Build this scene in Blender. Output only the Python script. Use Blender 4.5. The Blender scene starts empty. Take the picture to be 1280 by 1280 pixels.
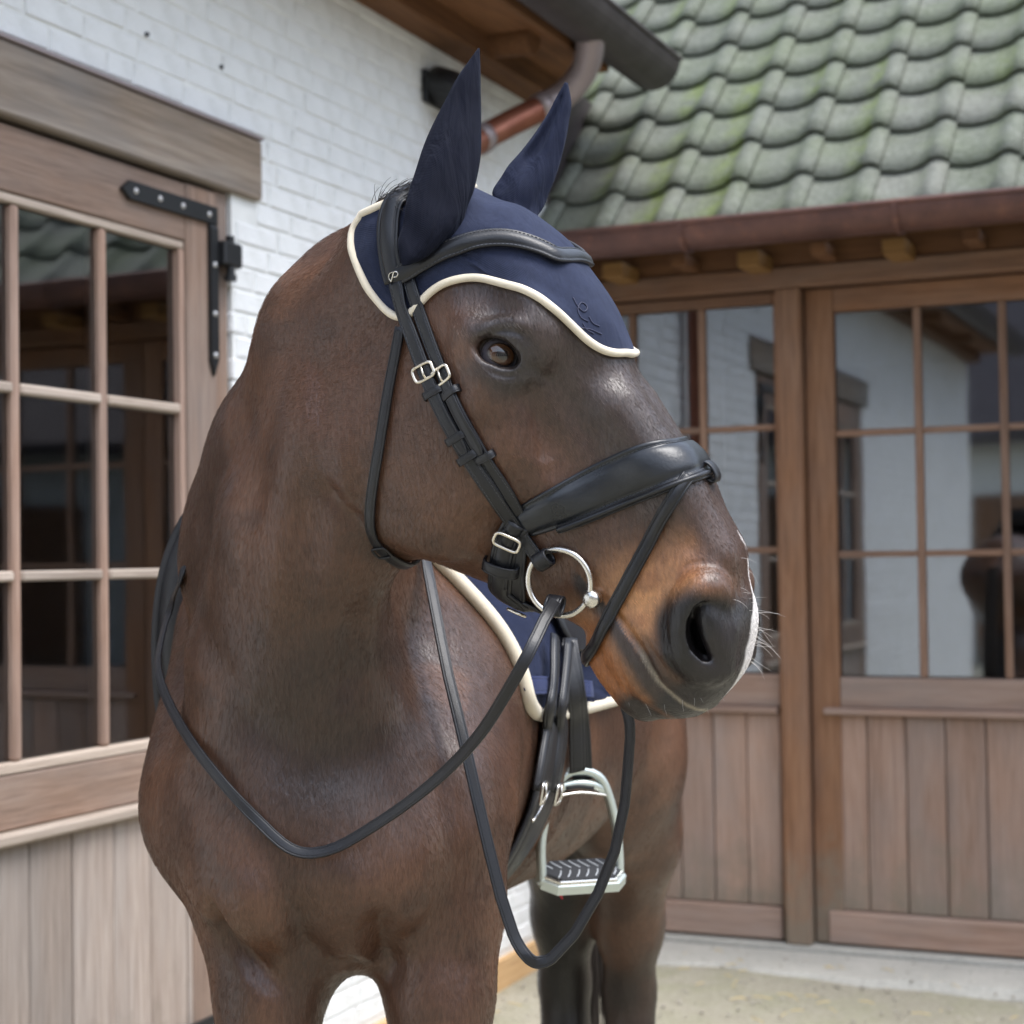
import bpy, bmesh, math, random
import numpy as np
from mathutils import Vector, Matrix
from mathutils.bvhtree import BVHTree
random.seed(7); rng = np.random.default_rng(7)
SC = bpy.context.scene

# ------------------------------------------------------------------ camera
FPX = 2176.0; EYE_H = 1.5
_pitch = math.radians(1.55); _roll = math.radians(0.83)
FWD = np.array([0, math.cos(_pitch), math.sin(_pitch)])
_r0 = np.array([1.0, 0, 0]); _u0 = np.cross(_r0, FWD)
RIGHT = math.cos(_roll)*_r0 - math.sin(_roll)*_u0
UP = math.cos(_roll)*_u0 + math.sin(_roll)*_r0
CAM = np.array([0, 0, EYE_H])
def proj(p):
    d = np.asarray(p, float) - CAM
    k = FPX/(d@FWD)
    return np.stack([640+k*(d@RIGHT), 640-k*(d@UP)], -1)
def ray(px, py):
    return FWD + RIGHT*((px-640)/FPX) + UP*((640-py)/FPX)
def at(px, py, Y):
    d = ray(px, py); return CAM + d*(Y/d[1])
cam_data = bpy.data.cameras.new('camera')
cam_data.sensor_width = 36; cam_data.lens = 36*FPX/1280
cam_data.clip_start = 0.05; cam_data.clip_end = 500
cam_data.dof.use_dof = True; cam_data.dof.focus_distance = 1.95; cam_data.dof.aperture_fstop = 6.8
cam = bpy.data.objects.new('camera', cam_data)
SC.collection.objects.link(cam)
_M = Matrix.Identity(4)
for i in range(3):
    _M[i][0] = RIGHT[i]; _M[i][1] = UP[i]; _M[i][2] = -FWD[i]; _M[i][3] = CAM[i]
cam.matrix_world = _M
SC.camera = cam

# ------------------------------------------------------------------ sky and sun (bright overcast)
SUN_EL, SUN_AZ = math.radians(66), math.radians(125)     # azimuth clockwise from +Y
world = bpy.data.worlds.new('World'); SC.world = world; world.use_nodes = True
wn = world.node_tree.nodes; wl = world.node_tree.links
sky = wn.new('ShaderNodeTexSky'); sky.sky_type = 'NISHITA'; sky.sun_disc = False
sky.sun_elevation = SUN_EL; sky.sun_rotation = SUN_AZ
sky.air_density = 1.2; sky.dust_density = 1.6; sky.ozone_density = 1.0
hs = wn.new('ShaderNodeHueSaturation'); hs.inputs['Saturation'].default_value = 0.60
wl.new(sky.outputs[0], hs.inputs['Color']); wl.new(hs.outputs[0], wn['Background'].inputs[0])
wn['Background'].inputs[1].default_value = 0.15
sun_d = bpy.data.lights.new('sun', 'SUN'); sun_d.energy = 1.35; sun_d.angle = math.radians(34); sun_d.color = (1, .99, .975)
sun = bpy.data.objects.new('sun', sun_d); SC.collection.objects.link(sun)
_sd = Vector((math.sin(SUN_AZ)*math.cos(SUN_EL), math.cos(SUN_AZ)*math.cos(SUN_EL), math.sin(SUN_EL)))
sun.rotation_euler = _sd.to_track_quat('Z', 'Y').to_euler()
SC.view_settings.view_transform = 'Standard'; SC.view_settings.look = 'None'
SC.view_settings.gamma = 1; SC.view_settings.use_curve_mapping = False
SC.view_settings.exposure = 1.48

# ------------------------------------------------------------------ helpers
COL = SC.collection
def empty(name, loc, label=None, cat=None, group=None):
    o = bpy.data.objects.new(name, None); COL.objects.link(o); o.location = loc; o.empty_display_size = .05
    tag(o, label, cat, group); o.matrix_basis = Matrix.Translation(loc); return o
def tag(o, label=None, cat=None, group=None, kind=None):
    if label: o['label'] = label
    if cat: o['category'] = cat
    if group: o['group'] = group
    if kind: o['kind'] = kind
    return o
def wloc(o):
    v = Vector((0, 0, 0))
    while o is not None:
        v = v + o.location; o = o.parent
    return v
def mesh_obj(name, verts, faces, mat, parent=None, smooth=False, recalc=False):
    """verts in world coordinates; the object sits at its own centre under its parent"""
    verts = np.asarray(verts, float).reshape(-1, 3)
    c = (verts.min(0)+verts.max(0))/2
    me = bpy.data.meshes.new(name)
    me.from_pydata((verts-c).tolist(), [], [tuple(int(i) for i in f) for f in faces])
    if recalc:
        bm = bmesh.new(); bm.from_mesh(me); bmesh.ops.recalc_face_normals(bm, faces=bm.faces); bm.to_mesh(me); bm.free()
    if smooth: me.polygons.foreach_set('use_smooth', [True]*len(me.polygons))
    if mat is not None: me.materials.append(mat)
    o = bpy.data.objects.new(name, me); COL.objects.link(o)
    o.parent = parent
    o.location = Vector(c) - (wloc(parent) if parent else Vector((0, 0, 0)))
    return o
class MB:
    """collects pieces of ONE mesh"""
    def __init__(s): s.v = []; s.f = []
    def add(s, verts, faces):
        n = len(s.v); s.v += [tuple(map(float, p)) for p in verts]; s.f += [tuple(int(i)+n for i in f) for f in faces]; return s
    def build(s, name, mat, parent=None, smooth=False, recalc=True):
        return mesh_obj(name, s.v, s.f, mat, parent, smooth, recalc)
def nrm(v):
    v = np.asarray(v, float); return v/(np.linalg.norm(v, axis=-1, keepdims=True)+1e-12)
def resample(pts, n):
    pts = np.asarray(pts, float)
    # Catmull-Rom through pts then even spacing
    P = np.vstack([2*pts[0]-pts[1], pts, 2*pts[-1]-pts[-2]]); out = []
    for i in range(1, len(P)-2):
        p0, p1, p2, p3 = P[i-1:i+3]
        for t in np.linspace(0, 1, 16, endpoint=False):
            out.append(.5*(2*p1+(p2-p0)*t+(2*p0-5*p1+4*p2-p3)*t*t+(3*p1-p0-3*p2+p3)*t**3))
    out.append(P[-2]); out = np.array(out)
    s = np.r_[0, np.cumsum(np.linalg.norm(np.diff(out, axis=0), axis=1))]
    q = np.linspace(0, s[-1], n)
    return np.stack([np.interp(q, s, out[:, k]) for k in range(out.shape[1])], -1)
def tube(pts, r, seg=10, closed=False, cap=True):
    pts = np.asarray(pts, float); n = len(pts); r = np.broadcast_to(r, (n,))
    tan = np.gradient(pts, axis=0) if not closed else np.roll(pts, -1, 0)-np.roll(pts, 1, 0)
    tan = nrm(tan); a = np.cross(tan[0], [0, 0, 1.0])
    if np.linalg.norm(a) < .1: a = np.cross(tan[0], [1.0, 0, 0])
    a = nrm(a); V = []
    for i in range(n):
        a = nrm(a - tan[i]*(a@tan[i])); b = np.cross(tan[i], a)
        for k in range(seg):
            w = 2*math.pi*k/seg; V.append(pts[i]+r[i]*(a*math.cos(w)+b*math.sin(w)))
    Fc = []
    m = n if closed else n-1
    for i in range(m):
        j = (i+1) % n
        for k in range(seg):
            Fc.append((i*seg+k, i*seg+(k+1) % seg, j*seg+(k+1) % seg, j*seg+k))
    if cap and not closed:
        Fc.append(tuple(range(seg))[::-1]); Fc.append(tuple((n-1)*seg+k for k in range(seg)))
    return V, Fc
def strap(pts, nors, w, th, lift=0.0, pad=0.0, closed=False, cs=None):
    """flat leather strap swept along pts with the surface normals nors; pad makes it domed"""
    pts = np.asarray(pts, float); nors = nrm(nors); n = len(pts)
    tan = np.gradient(pts, axis=0) if not closed else np.roll(pts, -1, 0)-np.roll(pts, 1, 0)
    tan = nrm(tan); sd = nrm(np.cross(tan, nors)); nr = nrm(np.cross(sd, tan))
    w = np.broadcast_to(w, (n,))
    e = .18
    prof = [(-.5, 0.15), (-.5, .70), (-.47, .92), (-.42, 1.0), (-.36, 1.0), (-.335, .86), (-.31, 1.0+pad*.3), (-.2, 1.03+pad*.8), (0, 1.06+pad), (.2, 1.03+pad*.8), (.31, 1.0+pad*.3), (.335, .86), (.36, 1.0), (.42, 1.0), (.47, .92), (.5, .70), (.5, .15), (.4, 0), (-.4, 0)]
    if cs is not None: prof = cs
    m = len(prof); V = []
    for i in range(n):
        for (x, h) in prof: V.append(pts[i]+sd[i]*x*w[i]+nr[i]*(h*th+lift))
    Fc = []
    for i in range(n if closed else n-1):
        j = (i+1) % n
        for k in range(m): Fc.append((i*m+k, i*m+(k+1) % m, j*m+(k+1) % m, j*m+k))
    if not closed:
        Fc.append(tuple(range(m))); Fc.append(tuple((n-1)*m+k for k in range(m))[::-1])
    return V, Fc

# ------------------------------------------------------------------ material helpers
def mat_new(name):
    m = bpy.data.materials.new(name); m.use_nodes = True
    nt = m.node_tree; b = nt.nodes['Principled BSDF']; return m, nt, b
def N(nt, t, **kw):
    n = nt.nodes.new(t)
    for k, v in kw.items():
        if k in n.inputs.keys(): n.inputs[k].default_value = v
        else: setattr(n, k, v)
    return n
def ramp(nt, fac, stops):
    r = nt.nodes.new('ShaderNodeValToRGB'); e = r.color_ramp.elements
    while len(e) < len(stops): e.new(.5)
    for el, (p, c) in zip(e, stops): el.position = p; el.color = (*c, 1) if len(c) == 3 else c
    nt.links.new(fac, r.inputs[0]); return r.outputs[0]
def mix(nt, f, a, b, blend='MIX'):
    m = nt.nodes.new('ShaderNodeMix'); m.data_type = 'RGBA'; m.blend_type = blend
    for s, val in ((m.inputs['Factor'], f), (m.inputs['A'], a), (m.inputs['B'], b)):
        if hasattr(val, 'is_output'): nt.links.new(val, s)
        elif isinstance(val, tuple): s.default_value = (*val, 1) if len(val) == 3 else val
        else: s.default_value = val
    return m.outputs['Result']
def math_n(nt, op, a, b=None, clamp=False):
    m = nt.nodes.new('ShaderNodeMath'); m.operation = op; m.use_clamp = clamp
    for s, val in ((m.inputs[0], a), (m.inputs[1], b)):
        if val is None: continue
        if hasattr(val, 'is_output'): nt.links.new(val, s)
        else: s.default_value = val
    return m.outputs[0]
def coords(nt, scale=(1, 1, 1), kind='Object', rot=(0, 0, 0)):
    tc = nt.nodes.new('ShaderNodeTexCoord'); mp = nt.nodes.new('ShaderNodeMapping')
    mp.inputs['Scale'].default_value = scale; mp.inputs['Rotation'].default_value = rot
    nt.links.new(tc.outputs[kind], mp.inputs[0]); return mp.outputs[0]
def noise(nt, vec, scale, detail=4, rough=.55, dist=0.0):
    n = N(nt, 'ShaderNodeTexNoise', Scale=scale, Detail=detail, Roughness=rough, Distortion=dist)
    nt.links.new(vec, n.inputs['Vector']); return n.outputs['Fac']
def bump(nt, b, h, strength=.3, dist=.01):
    n = N(nt, 'ShaderNodeBump', Strength=strength, Distance=dist); nt.links.new(h, n.inputs['Height'])
    nt.links.new(n.outputs[0], b.inputs['Normal']); return n
# ================================================================== THE HORSE
# head frame: T = middle of the forehead, HU towards the muzzle, HV out of the face, HL to the horse's left
_a = math.radians(12); _r = math.radians(12); _ph = math.radians(58)
_Fh = np.array([math.cos(_a), -math.sin(_a), 0]); _L0 = np.array([math.sin(_a), math.cos(_a), 0]); _z = np.array([0, 0, 1.0])
HU = math.cos(_ph)*_Fh - math.sin(_ph)*_z; _v0 = math.sin(_ph)*_Fh + math.cos(_ph)*_z
HL = math.cos(_r)*_L0 + math.sin(_r)*_v0; HV = math.cos(_r)*_v0 - math.sin(_r)*_L0
HT = at(780, 445, 1.93)
HB = np.stack([HU, HV, HL])                # rows
def hw(u, v, w): return HT + np.array([u, v, w])@HB
def to_head(p): return (np.asarray(p)-HT)@HB.T

def axis_samples(segs):
    out = [segs[0][0]]
    for a, b, h in segs:
        n = max(1, int(round((b-a)/h))); out += list(a+(b-a)*np.arange(1, n+1)/n)
    return np.array(out, np.float32)
FINE = .0029
XS = axis_samples([(-.66, -.22, .0075), (-.22, .30, FINE), (.30, .52, .0085)])
YS = axis_samples([(1.70, 2.16, FINE), (2.16, 2.45, .006), (2.45, 3.98, .0095)])
ZS = axis_samples([(-.01, 1.30, .0095), (1.30, 1.99, FINE), (1.99, 2.04, .005)])
D = np.full((len(XS), len(YS), len(ZS)), 1.0, np.float32)
def block(lo, hi):
    s = []; sl = []
    for A, l, h in ((XS, lo[0], hi[0]), (YS, lo[1], hi[1]), (ZS, lo[2], hi[2])):
        i0 = max(0, np.searchsorted(A, l)-1); i1 = min(len(A), np.searchsorted(A, h)+1); sl.append(slice(i0, i1)); s.append(A[i0:i1])
    return tuple(sl), s[0][:, None, None], s[1][None, :, None], s[2][None, None, :]
def smin(a, b, k):
    h = np.maximum(k-np.abs(a-b), 0)/k; return np.minimum(a, b)-h*h*(k*.25)
def put(sl, d, k, sub=False):
    if sub: D[sl] = -smin(-D[sl], d, k)
    else: D[sl] = smin(D[sl], d, k)
def rcone(p0, r0, p1, r1, k=.03, sub=False):
    p0 = np.asarray(p0, np.float32); p1 = np.asarray(p1, np.float32); m = max(r0, r1)+k+.012
    sl, x, y, z = block(np.minimum(p0, p1)-m, np.maximum(p0, p1)+m)
    b = p1-p0; L2 = max(float(b@b), 1e-9)
    t = np.clip(((x-p0[0])*b[0]+(y-p0[1])*b[1]+(z-p0[2])*b[2])/L2, 0, 1)
    d = np.sqrt((x-p0[0]-t*b[0])**2+(y-p0[1]-t*b[1])**2+(z-p0[2]-t*b[2])**2)-(r0+t*(r1-r0))
    put(sl, d.astype(np.float32), k, sub)
def chain(pts, k=.03, sub=False):
    for a, b in zip(pts[:-1], pts[1:]): rcone(a[0], a[1], b[0], b[1], k, sub)
def ell(c, ax, r, k=.03, sub=False):
    c = np.asarray(c, np.float32); ax = np.asarray(ax, np.float32); r = np.asarray(r, np.float32)
    ext = np.sqrt(((ax*r[:, None])**2).sum(0))+k+.012
    sl, x, y, z = block(c-ext, c+ext); x = x-c[0]; y = y-c[1]; z = z-c[2]
    k0 = 0; k1 = 0
    for i in range(3):
        q = x*ax[i, 0]+y*ax[i, 1]+z*ax[i, 2]; k0 = k0+(q/r[i])**2; k1 = k1+(q/r[i]**2)**2
    k0 = np.sqrt(k0); k1 = np.sqrt(k1)+1e-6
    put(sl, (k0*(k0-1)/k1).astype(np.float32), k, sub)
W3 = np.eye(3)
def smooth_keys(K, n=240):
    K = np.asarray(K, float); return resample_keys(K, n)
def resample_keys(K, n):
    s = np.linspace(K[0, 0], K[-1, 0], n); out = [s]
    for c in range(1, K.shape[1]):                      # monotone cubic
        x, y = K[:, 0], K[:, c]; h = np.diff(x); dl = np.diff(y)/h; m = np.zeros_like(y)
        m[1:-1] = np.where(dl[1:]*dl[:-1] > 0, 2*dl[1:]*dl[:-1]/(dl[1:]+dl[:-1]+1e-12), 0); m[0] = dl[0]; m[-1] = dl[-1]
        i = np.clip(np.searchsorted(x, s)-1, 0, len(x)-2); t = (s-x[i])/h[i]
        out.append((2*t**3-3*t**2+1)*y[i]+(t**3-2*t**2+t)*h[i]*m[i]+(-2*t**3+3*t**2)*y[i+1]+(t**3-t**2)*h[i]*m[i+1])
    return np.stack(out, 1)

# ---- torso: loft along the body (y), with its own curved centre line
TK = smooth_keys([  # y     cx    top   bot   hw
    (2.20, -.245, 1.30, 1.04, .13), (2.26, -.245, 1.38, 1.00, .19), (2.36, -.24, 1.46, .98, .23),
    (2.55, -.215, 1.56, .96, .25), (2.75, -.175, 1.61, .935, .28), (3.00, -.115, 1.55, .93, .325), (3.25, -.05, 1.56, 1.00, .325),
    (3.45, .02, 1.60, 1.08, .29), (3.65, .075, 1.57, 1.18, .25), (3.78, .10, 1.45, 1.28, .13), (3.83, .10, 1.40, 1.33, .04)])
def torso():
    sl, x, y, z = block((-.66, 1.95, .8), (.5, 3.95, 1.75))
    yy = y.ravel(); f = lambda c: np.interp(yy, TK[:, 0], TK[:, c]).astype(np.float32)[None, :, None]
    cx, top, bot, hw_ = f(1), f(2), f(3), f(4)
    zm = bot+.47*(top-bot)
    hv = np.where(z > zm, top-zm, zm-bot)
    e = np.where(z > zm, 1.75, 2.2)
    q = (np.abs(z-zm)/hv)**e+(np.abs(x-cx)/hw_)**2.0
    d = (q**.5-1)*np.minimum(hv, hw_)
    end = np.maximum(2.20-y, y-3.83)
    d = np.maximum(d, end); put(sl, d.astype(np.float32), .02)
torso()
# shoulders, chest, forelegs, quarters
ell((-.245, 2.30, 1.18), W3, (.20, .215, .175), .06)
for s, X in ((-1, -.392), (1, -.096)):
    rcone((X, 2.56, 1.40), .085, (X-.006*s, 2.26, 1.20), .086, .09)
    rcone((X-.022*s, 2.28, 1.17), .088, (X-.055*s, 2.38, 1.08), .082, .06)
for X in (-.315, -.175):
    ell((X, 2.140, 1.125), W3, (.086, .066, .088), .05)
rcone((-.29, 2.19, 1.05), .05, (-.19, 2.19, 1.05), .05, .05)
ell((-.345, 2.66, 1.36), W3, (.135, .22, .21), .09)
def foreleg(X, Y, dx):
    chain([((X-dx*.9, Y+.03, 1.14), .084), ((X-dx*.5, Y+.025, 1.06), .079), ((X, Y, .96), .065), ((X+dx*.2, Y-.02, .84), .056), ((X+dx*.2, Y-.02, .60), .045),
           ((X+dx*.2, Y-.025, .53), .046), ((X+dx*.2, Y-.01, .46), .036), ((X+dx*.2, Y, .24), .030), ((X+dx*.2, Y-.005, .17), .036), ((X+dx*.2, Y-.05, .09), .036)], .03)
foreleg(-.314, 2.20, .014); foreleg(-.099, 2.20, .0)
def hindleg(X, Y):
    chain([((X-.05, Y-.10, 1.32), .185), ((X-.02, Y-.14, 1.12), .125), ((X+.01, Y-.06, .95), .092), ((X+.012, Y+.06, .75), .062), ((X+.012, Y+.115, .60), .048),
           ((X+.012, Y+.10, .50), .043), ((X+.012, Y+.06, .25), .034), ((X+.012, Y+.04, .17), .038), ((X+.012, Y, .09), .037)], .05)
hindleg(.215, 3.50); hindleg(.085, 3.60)
ell((.17, 3.33, 1.10), W3, (.10, .12, .17), .08)
# ---- neck
ZU = np.array([0, 0, 1.0])
crest = [((-.19, 2.76, 1.57), .05), ((-.245, 2.52, 1.69), .044), ((-.270, 2.34, 1.775), .042), ((-.19, 2.17, 1.848), .036), ((-.115, 2.05, 1.895), .034)]
mid = [((-.235, 2.50, 1.36), .17), ((-.290, 2.34, 1.50), .138), ((-.260, 2.22, 1.65), .0945), ((-.196, 2.12, 1.765), .096), ((-.105, 2.03, 1.81), .08)]
vent = [((-.252, 2.27, 1.12), .13), ((-.262, 2.24, 1.24), .118), ((-.272, 2.185, 1.38), .096), ((-.25, 2.11, 1.52), .076), ((-.185, 2.05, 1.64), .068), ((-.10, 2.02, 1.72), .06)]
chain(mid, .075); rcone((-.288, 2.29, 1.57), .116, (-.276, 2.255, 1.61), .106, .07); chain(crest, .075); chain(vent, .09)
# right brachiocephalic muscle and windpipe
chain([((-.34, 2.22, 1.22), .06), ((-.335, 2.21, 1.38), .058), ((-.285, 2.14, 1.55), .05), ((-.20, 2.07, 1.70), .045)], .05)
chain([((-.24, 2.22, 1.16), .05), ((-.235, 2.15, 1.30), .05), ((-.215, 2.07, 1.50), .042), ((-.16, 2.03, 1.62), .042)], .05)

# ---- head: loft along u
HK = smooth_keys([  # u     top    bot    hwTop hwMid hwBot
    (-.300, -.085, -.18, .05, .06, .05), (-.275, -.055, -.22, .062, .072, .06), (-.235, -.032, -.25, .078, .083, .065), (-.18, -.010, -.28, .090, .092, .068), (-.12, .000, -.318, .098, .097, .07), (-.06, .003, -.342, .094, .102, .07),
    (0.0, -.002, -.352, .074, .092, .066), (.04, -.006, -.342, .060, .082, .062), (.08, -.006, -.315, .050, .072, .056), (.12, -.004, -.284, .044, .064, .050), (.16, -.006, -.256, .041, .058, .045),
    (.20, -.010, -.228, .040, .054, .043), (.24, -.014, -.209, .041, .055, .044), (.28, -.022, -.212, .045, .057, .044), (.315, -.033, -.212, .046, .054, .040), (.338, -.050, -.204, .043, .049, .036), (.358, -.082, -.193, .036, .041, .030), (.372, -.112, -.170, .022, .028, .02), (.378, -.13, -.155, .008, .010, .008)])
def head():
    P = np.array([hw(u, v, w) for u in (-.30, .38) for v in (-.37, .02) for w in (-.11, .11)])
    sl, x, y, z = block(P.min(0)-.07, P.max(0)+.07)
    X = x-HT[0]; Y = y-HT[1]; Z = z-HT[2]
    u, v, w = (X*HB[i, 0]+Y*HB[i, 1]+Z*HB[i, 2] for i in range(3))
    n = len(HK); fi = np.clip((u-HK[0, 0])/(HK[-1, 0]-HK[0, 0])*(n-1), 0, n-1.001); i0 = fi.astype(np.int32); fr = (fi-i0).astype(np.float32)
    HKf = HK.astype(np.float32)
    g = lambda c: HKf[i0, c]*(1-fr)+HKf[i0+1, c]*fr
    top, bot, wt, wm, wb = g(1), g(2), g(3), g(4), g(5)
    h = np.maximum(top-bot, .002); vm = bot+.55*h; hv = np.where(v > vm, top-vm, vm-bot)
    s = np.abs(v-vm)/hv
    # flat-sided: the half-width follows wm at the middle and wt / wb towards the face / jaw, then rounds off
    wside = np.where(v > vm, wt, wb); hwid = wm+(wside-wm)*np.clip(s, 0, 1)**1.3
    q = (s**3.0+(np.abs(w)/hwid)**2.6)**(1/2.8)
    d = (q-1)*np.minimum(hv, hwid)
    d = np.maximum(d, np.maximum(HK[0, 0]-u, u-HK[-1, 0]))
    put(sl, d.astype(np.float32), .05)
head()
for s in (-1, 1):
    H = lambda u, v, w: hw(u, v, s*w)
    # cheek (masseter), brow, cheekbone, facial crest, nasal side, nostril wing, lips, chin
    ell(H(-.02, -.235, .066), HB, (.115, .105, .036), .03)
    chain([(H(-.10, -.10, .088), .020), (H(-.04, -.128, .086), .014), (H(.02, -.135, .073), .010), (H(.085, -.130, .056), .008)], .04)
    ell(H(-.075, -.055, .088), HB, (.045, .036, .022), .03)
    chain([(H(.05, -.032, .034), .016), (H(.16, -.032, .026), .014), (H(.24, -.034, .024), .013)], .04)
    ell(H(.305, -.095, .047), HB, (.045, .050, .021), .022)          # nostril wing
    ell(H(.262, -.062, .045), HB, (.035, .022, .013), .02)           # false nostril
    ell(H(.29, -.160, .036), HB, (.055, .035, .020), .02)            # upper lip side
    # hollows
    ell(H(-.135, -.055, .118), HB, (.040, .030, .022), .03, True)    # above the eye
    ell(H(.11, -.088, .090), HB, (.075, .035, .020), .045, True)     # between nose bone and cheek crest
    ell(H(.115, -.215, .083), HB, (.045, .050, .022), .03, True)     # bars of the jaw
    ell(H(-.20, -.20, .125), HB, (.035, .10, .030), .04, True)       # behind the jaw
ell(hw(.345, -.118, 0), HB, (.026, .050, .042), .02)                 # upper lip
ell(hw(.316, -.202, 0), HB, (.038, .022, .034), .015)                # lower lip
ell(hw(.275, -.206, 0), HB, (.032, .020, .030), .02)                 # chin
ell(hw(-.10, -.028, 0), HB, (.10, .030, .06), .04)                    # forehead
# ---- nostrils (traced from the side of the muzzle, mirrored)
def hpl(px, py, w):
    d = ray(px, py); o = HT+HL*w; t = ((o-CAM)@HL)/(d@HL); q = to_head(CAM+d*t); return q[0], q[1]
def npath(rows, s, n=14):
    R_ = resample([(*hpl(px, py, w), w, r) for px, py, w, r in rows], n)
    return [(hw(q[0], q[1], -s*q[2]), q[3]) for q in R_]
for s in (-1, 1):
    s_ = 1 if s < 0 else -1
    NP = lambda rows, n=14: [(p if s < 0 else hw(*(to_head(p)*np.array([1, 1, -.92]))), r) for p, r in npath(rows, -1, n)]
    chain(NP([(900, 742, -.050, .008), (884, 734, -.056, .010), (866, 748, -.061, .010), (858, 772, -.0625, .010), (857, 798, -.0605, .010), (866, 822, -.0565, .0095), (884, 836, -.050, .009), (906, 833, -.043, .008)]), .020)
    chain(NP([(881, 756, -.066, .0045), (872, 772, -.068, .0062), (869, 790, -.067, .0066), (875, 808, -.063, .0066), (886, 820, -.057, .005)]), .010, True)
    chain(NP([(884, 764, -.050, .006), (877, 782, -.045, .009), (882, 804, -.042, .009)]), .008, True)
    chain(NP([(884, 757, -.0560, .0080), (888, 774, -.0575, .0095), (895, 796, -.0545, .0100), (903, 818, -.049, .009)]), .010)
# ---- eyes
EYES = []
for s in (-1, 1):
    en = nrm(HL*s*.93+HV*.36+HU*.02); ex = HU*.80+HV*.60; ex = nrm(ex-en*(ex@en)); ey = nrm(np.cross(en, ex)*1.0)
    if ey@HV < 0: ey = -ey
    E = hw(-.066, -.088, s*.101)
    EYES.append((E, ex, ey, en))
    EX = np.stack([ex, ey, en])
    ell(E-en*.012, EX, (.046, .036, .020), .02)
    ell(E+en*.002, EX, (.0295, .0178, .021), .005, True)
    L = lambda a, b, c=0.0: E+ex*a+ey*b+en*c
    chain([(L(-.0285, -.002, .0005), .004), (L(-.022, .0125, .004), .0048), (L(-.007, .0200, .0068), .0056), (L(.011, .0186, .0058), .0054), (L(.0245, .008, .002), .0045), (L(.031, -.004, -.003), .0035)], .004)
    chain([(L(-.0285, -.002, .0005), .004), (L(-.018, -.0152, .003), .0040), (L(0, -.0186, .0035), .0040), (L(.015, -.0152, .001), .0038), (L(.031, -.004, -.003), .0035)], .004)
    ell(E-en*.019, W3, (.020, .020, .020), .001)
# ---- surface nets
def surface_nets():
    S = D < 0
    c = [S[a:S.shape[0]-1+a, b:S.shape[1]-1+b, e:S.shape[2]-1+e] for a in (0, 1) for b in (0, 1) for e in (0, 1)]
    allin = c[0].copy(); anyin = c[0].copy()
    for q in c[1:]: allin &= q; anyin |= q
    cell = np.argwhere(anyin & ~allin)
    vid = np.full(allin.shape, -1, np.int32); I, J, K = cell.T; vid[I, J, K] = np.arange(len(cell))
    acc = np.zeros((len(cell), 3)); cnt = np.zeros(len(cell)); AX = (XS, YS, ZS)
    val = {(a, b, e): D[I+a, J+b, K+e] for a in (0, 1) for b in (0, 1) for e in (0, 1)}
    pos = {(a, b, e): np.stack([XS[I+a], YS[J+b], ZS[K+e]], 1) for a in (0, 1) for b in (0, 1) for e in (0, 1)}
    for c0 in val:
        for ax in range(3):
            if c0[ax]: continue
            c1 = tuple(1 if i == ax else c0[i] for i in range(3))
            m = (val[c0] < 0) != (val[c1] < 0)
            t = (val[c0][m]/(val[c0][m]-val[c1][m]))[:, None]
            acc[m] += pos[c0][m]*(1-t)+pos[c1][m]*t; cnt[m] += 1
    V = acc/cnt[:, None]
    quads = []
    for ax in range(3):
        A = np.swapaxes(S, 0, ax); m = A[:-1] != A[1:]; m = np.swapaxes(m, 0, ax)
        g = np.argwhere(m); o = [i for i in range(3) if i != ax]
        ok = (g[:, o[0]] > 0) & (g[:, o[1]] > 0) & (g[:, o[0]] < S.shape[o[0]]-1) & (g[:, o[1]] < S.shape[o[1]]-1); g = g[ok]
        ins = S[tuple(g.T)]
        q = []
        for d0, d1 in ((-1, -1), (0, -1), (0, 0), (-1, 0)):
            h = g.copy(); h[:, o[0]] += d0; h[:, o[1]] += d1; q.append(vid[tuple(h.T)])
        q = np.stack(q, 1); flip = ins if ax != 1 else ~ins
        q[~flip] = q[~flip][:, ::-1]; quads.append(q)
    Q = np.vstack(quads); Q = Q[(Q >= 0).all(1)]
    return V, Q
HV_, HF_ = surface_nets()
# keep the largest connected piece (drops stray bits), light smoothing
def laplace(V, Q, it, lam=.5, wgt=None):
    for _ in range(it):
        acc = np.zeros_like(V); cnt = np.zeros(len(V))
        for a in range(4):
            b = (a+1) % 4
            np.add.at(acc, Q[:, a], V[Q[:, b]]); np.add.at(cnt, Q[:, a], 1)
        d = acc/np.maximum(cnt, 1)[:, None]-V
        V = V+lam*d*(1 if wgt is None else wgt[:, None])
    return V
def vnormals(V, Q):
    n = np.cross(V[Q[:, 2]]-V[Q[:, 0]], V[Q[:, 3]]-V[Q[:, 1]]); out = np.zeros_like(V)
    for a in range(4): np.add.at(out, Q[:, a], n)
    return nrm(out)
_hd = to_head(HV_); _ishead = (_hd[:, 0] > -.25) & (_hd[:, 1] > -.36) & (HV_[:, 1] < 2.09)
HV_ = laplace(HV_, HF_, 2)
HV_ = laplace(HV_, HF_, 14, .5, np.where(_ishead, 0.0, 1.0))

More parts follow.
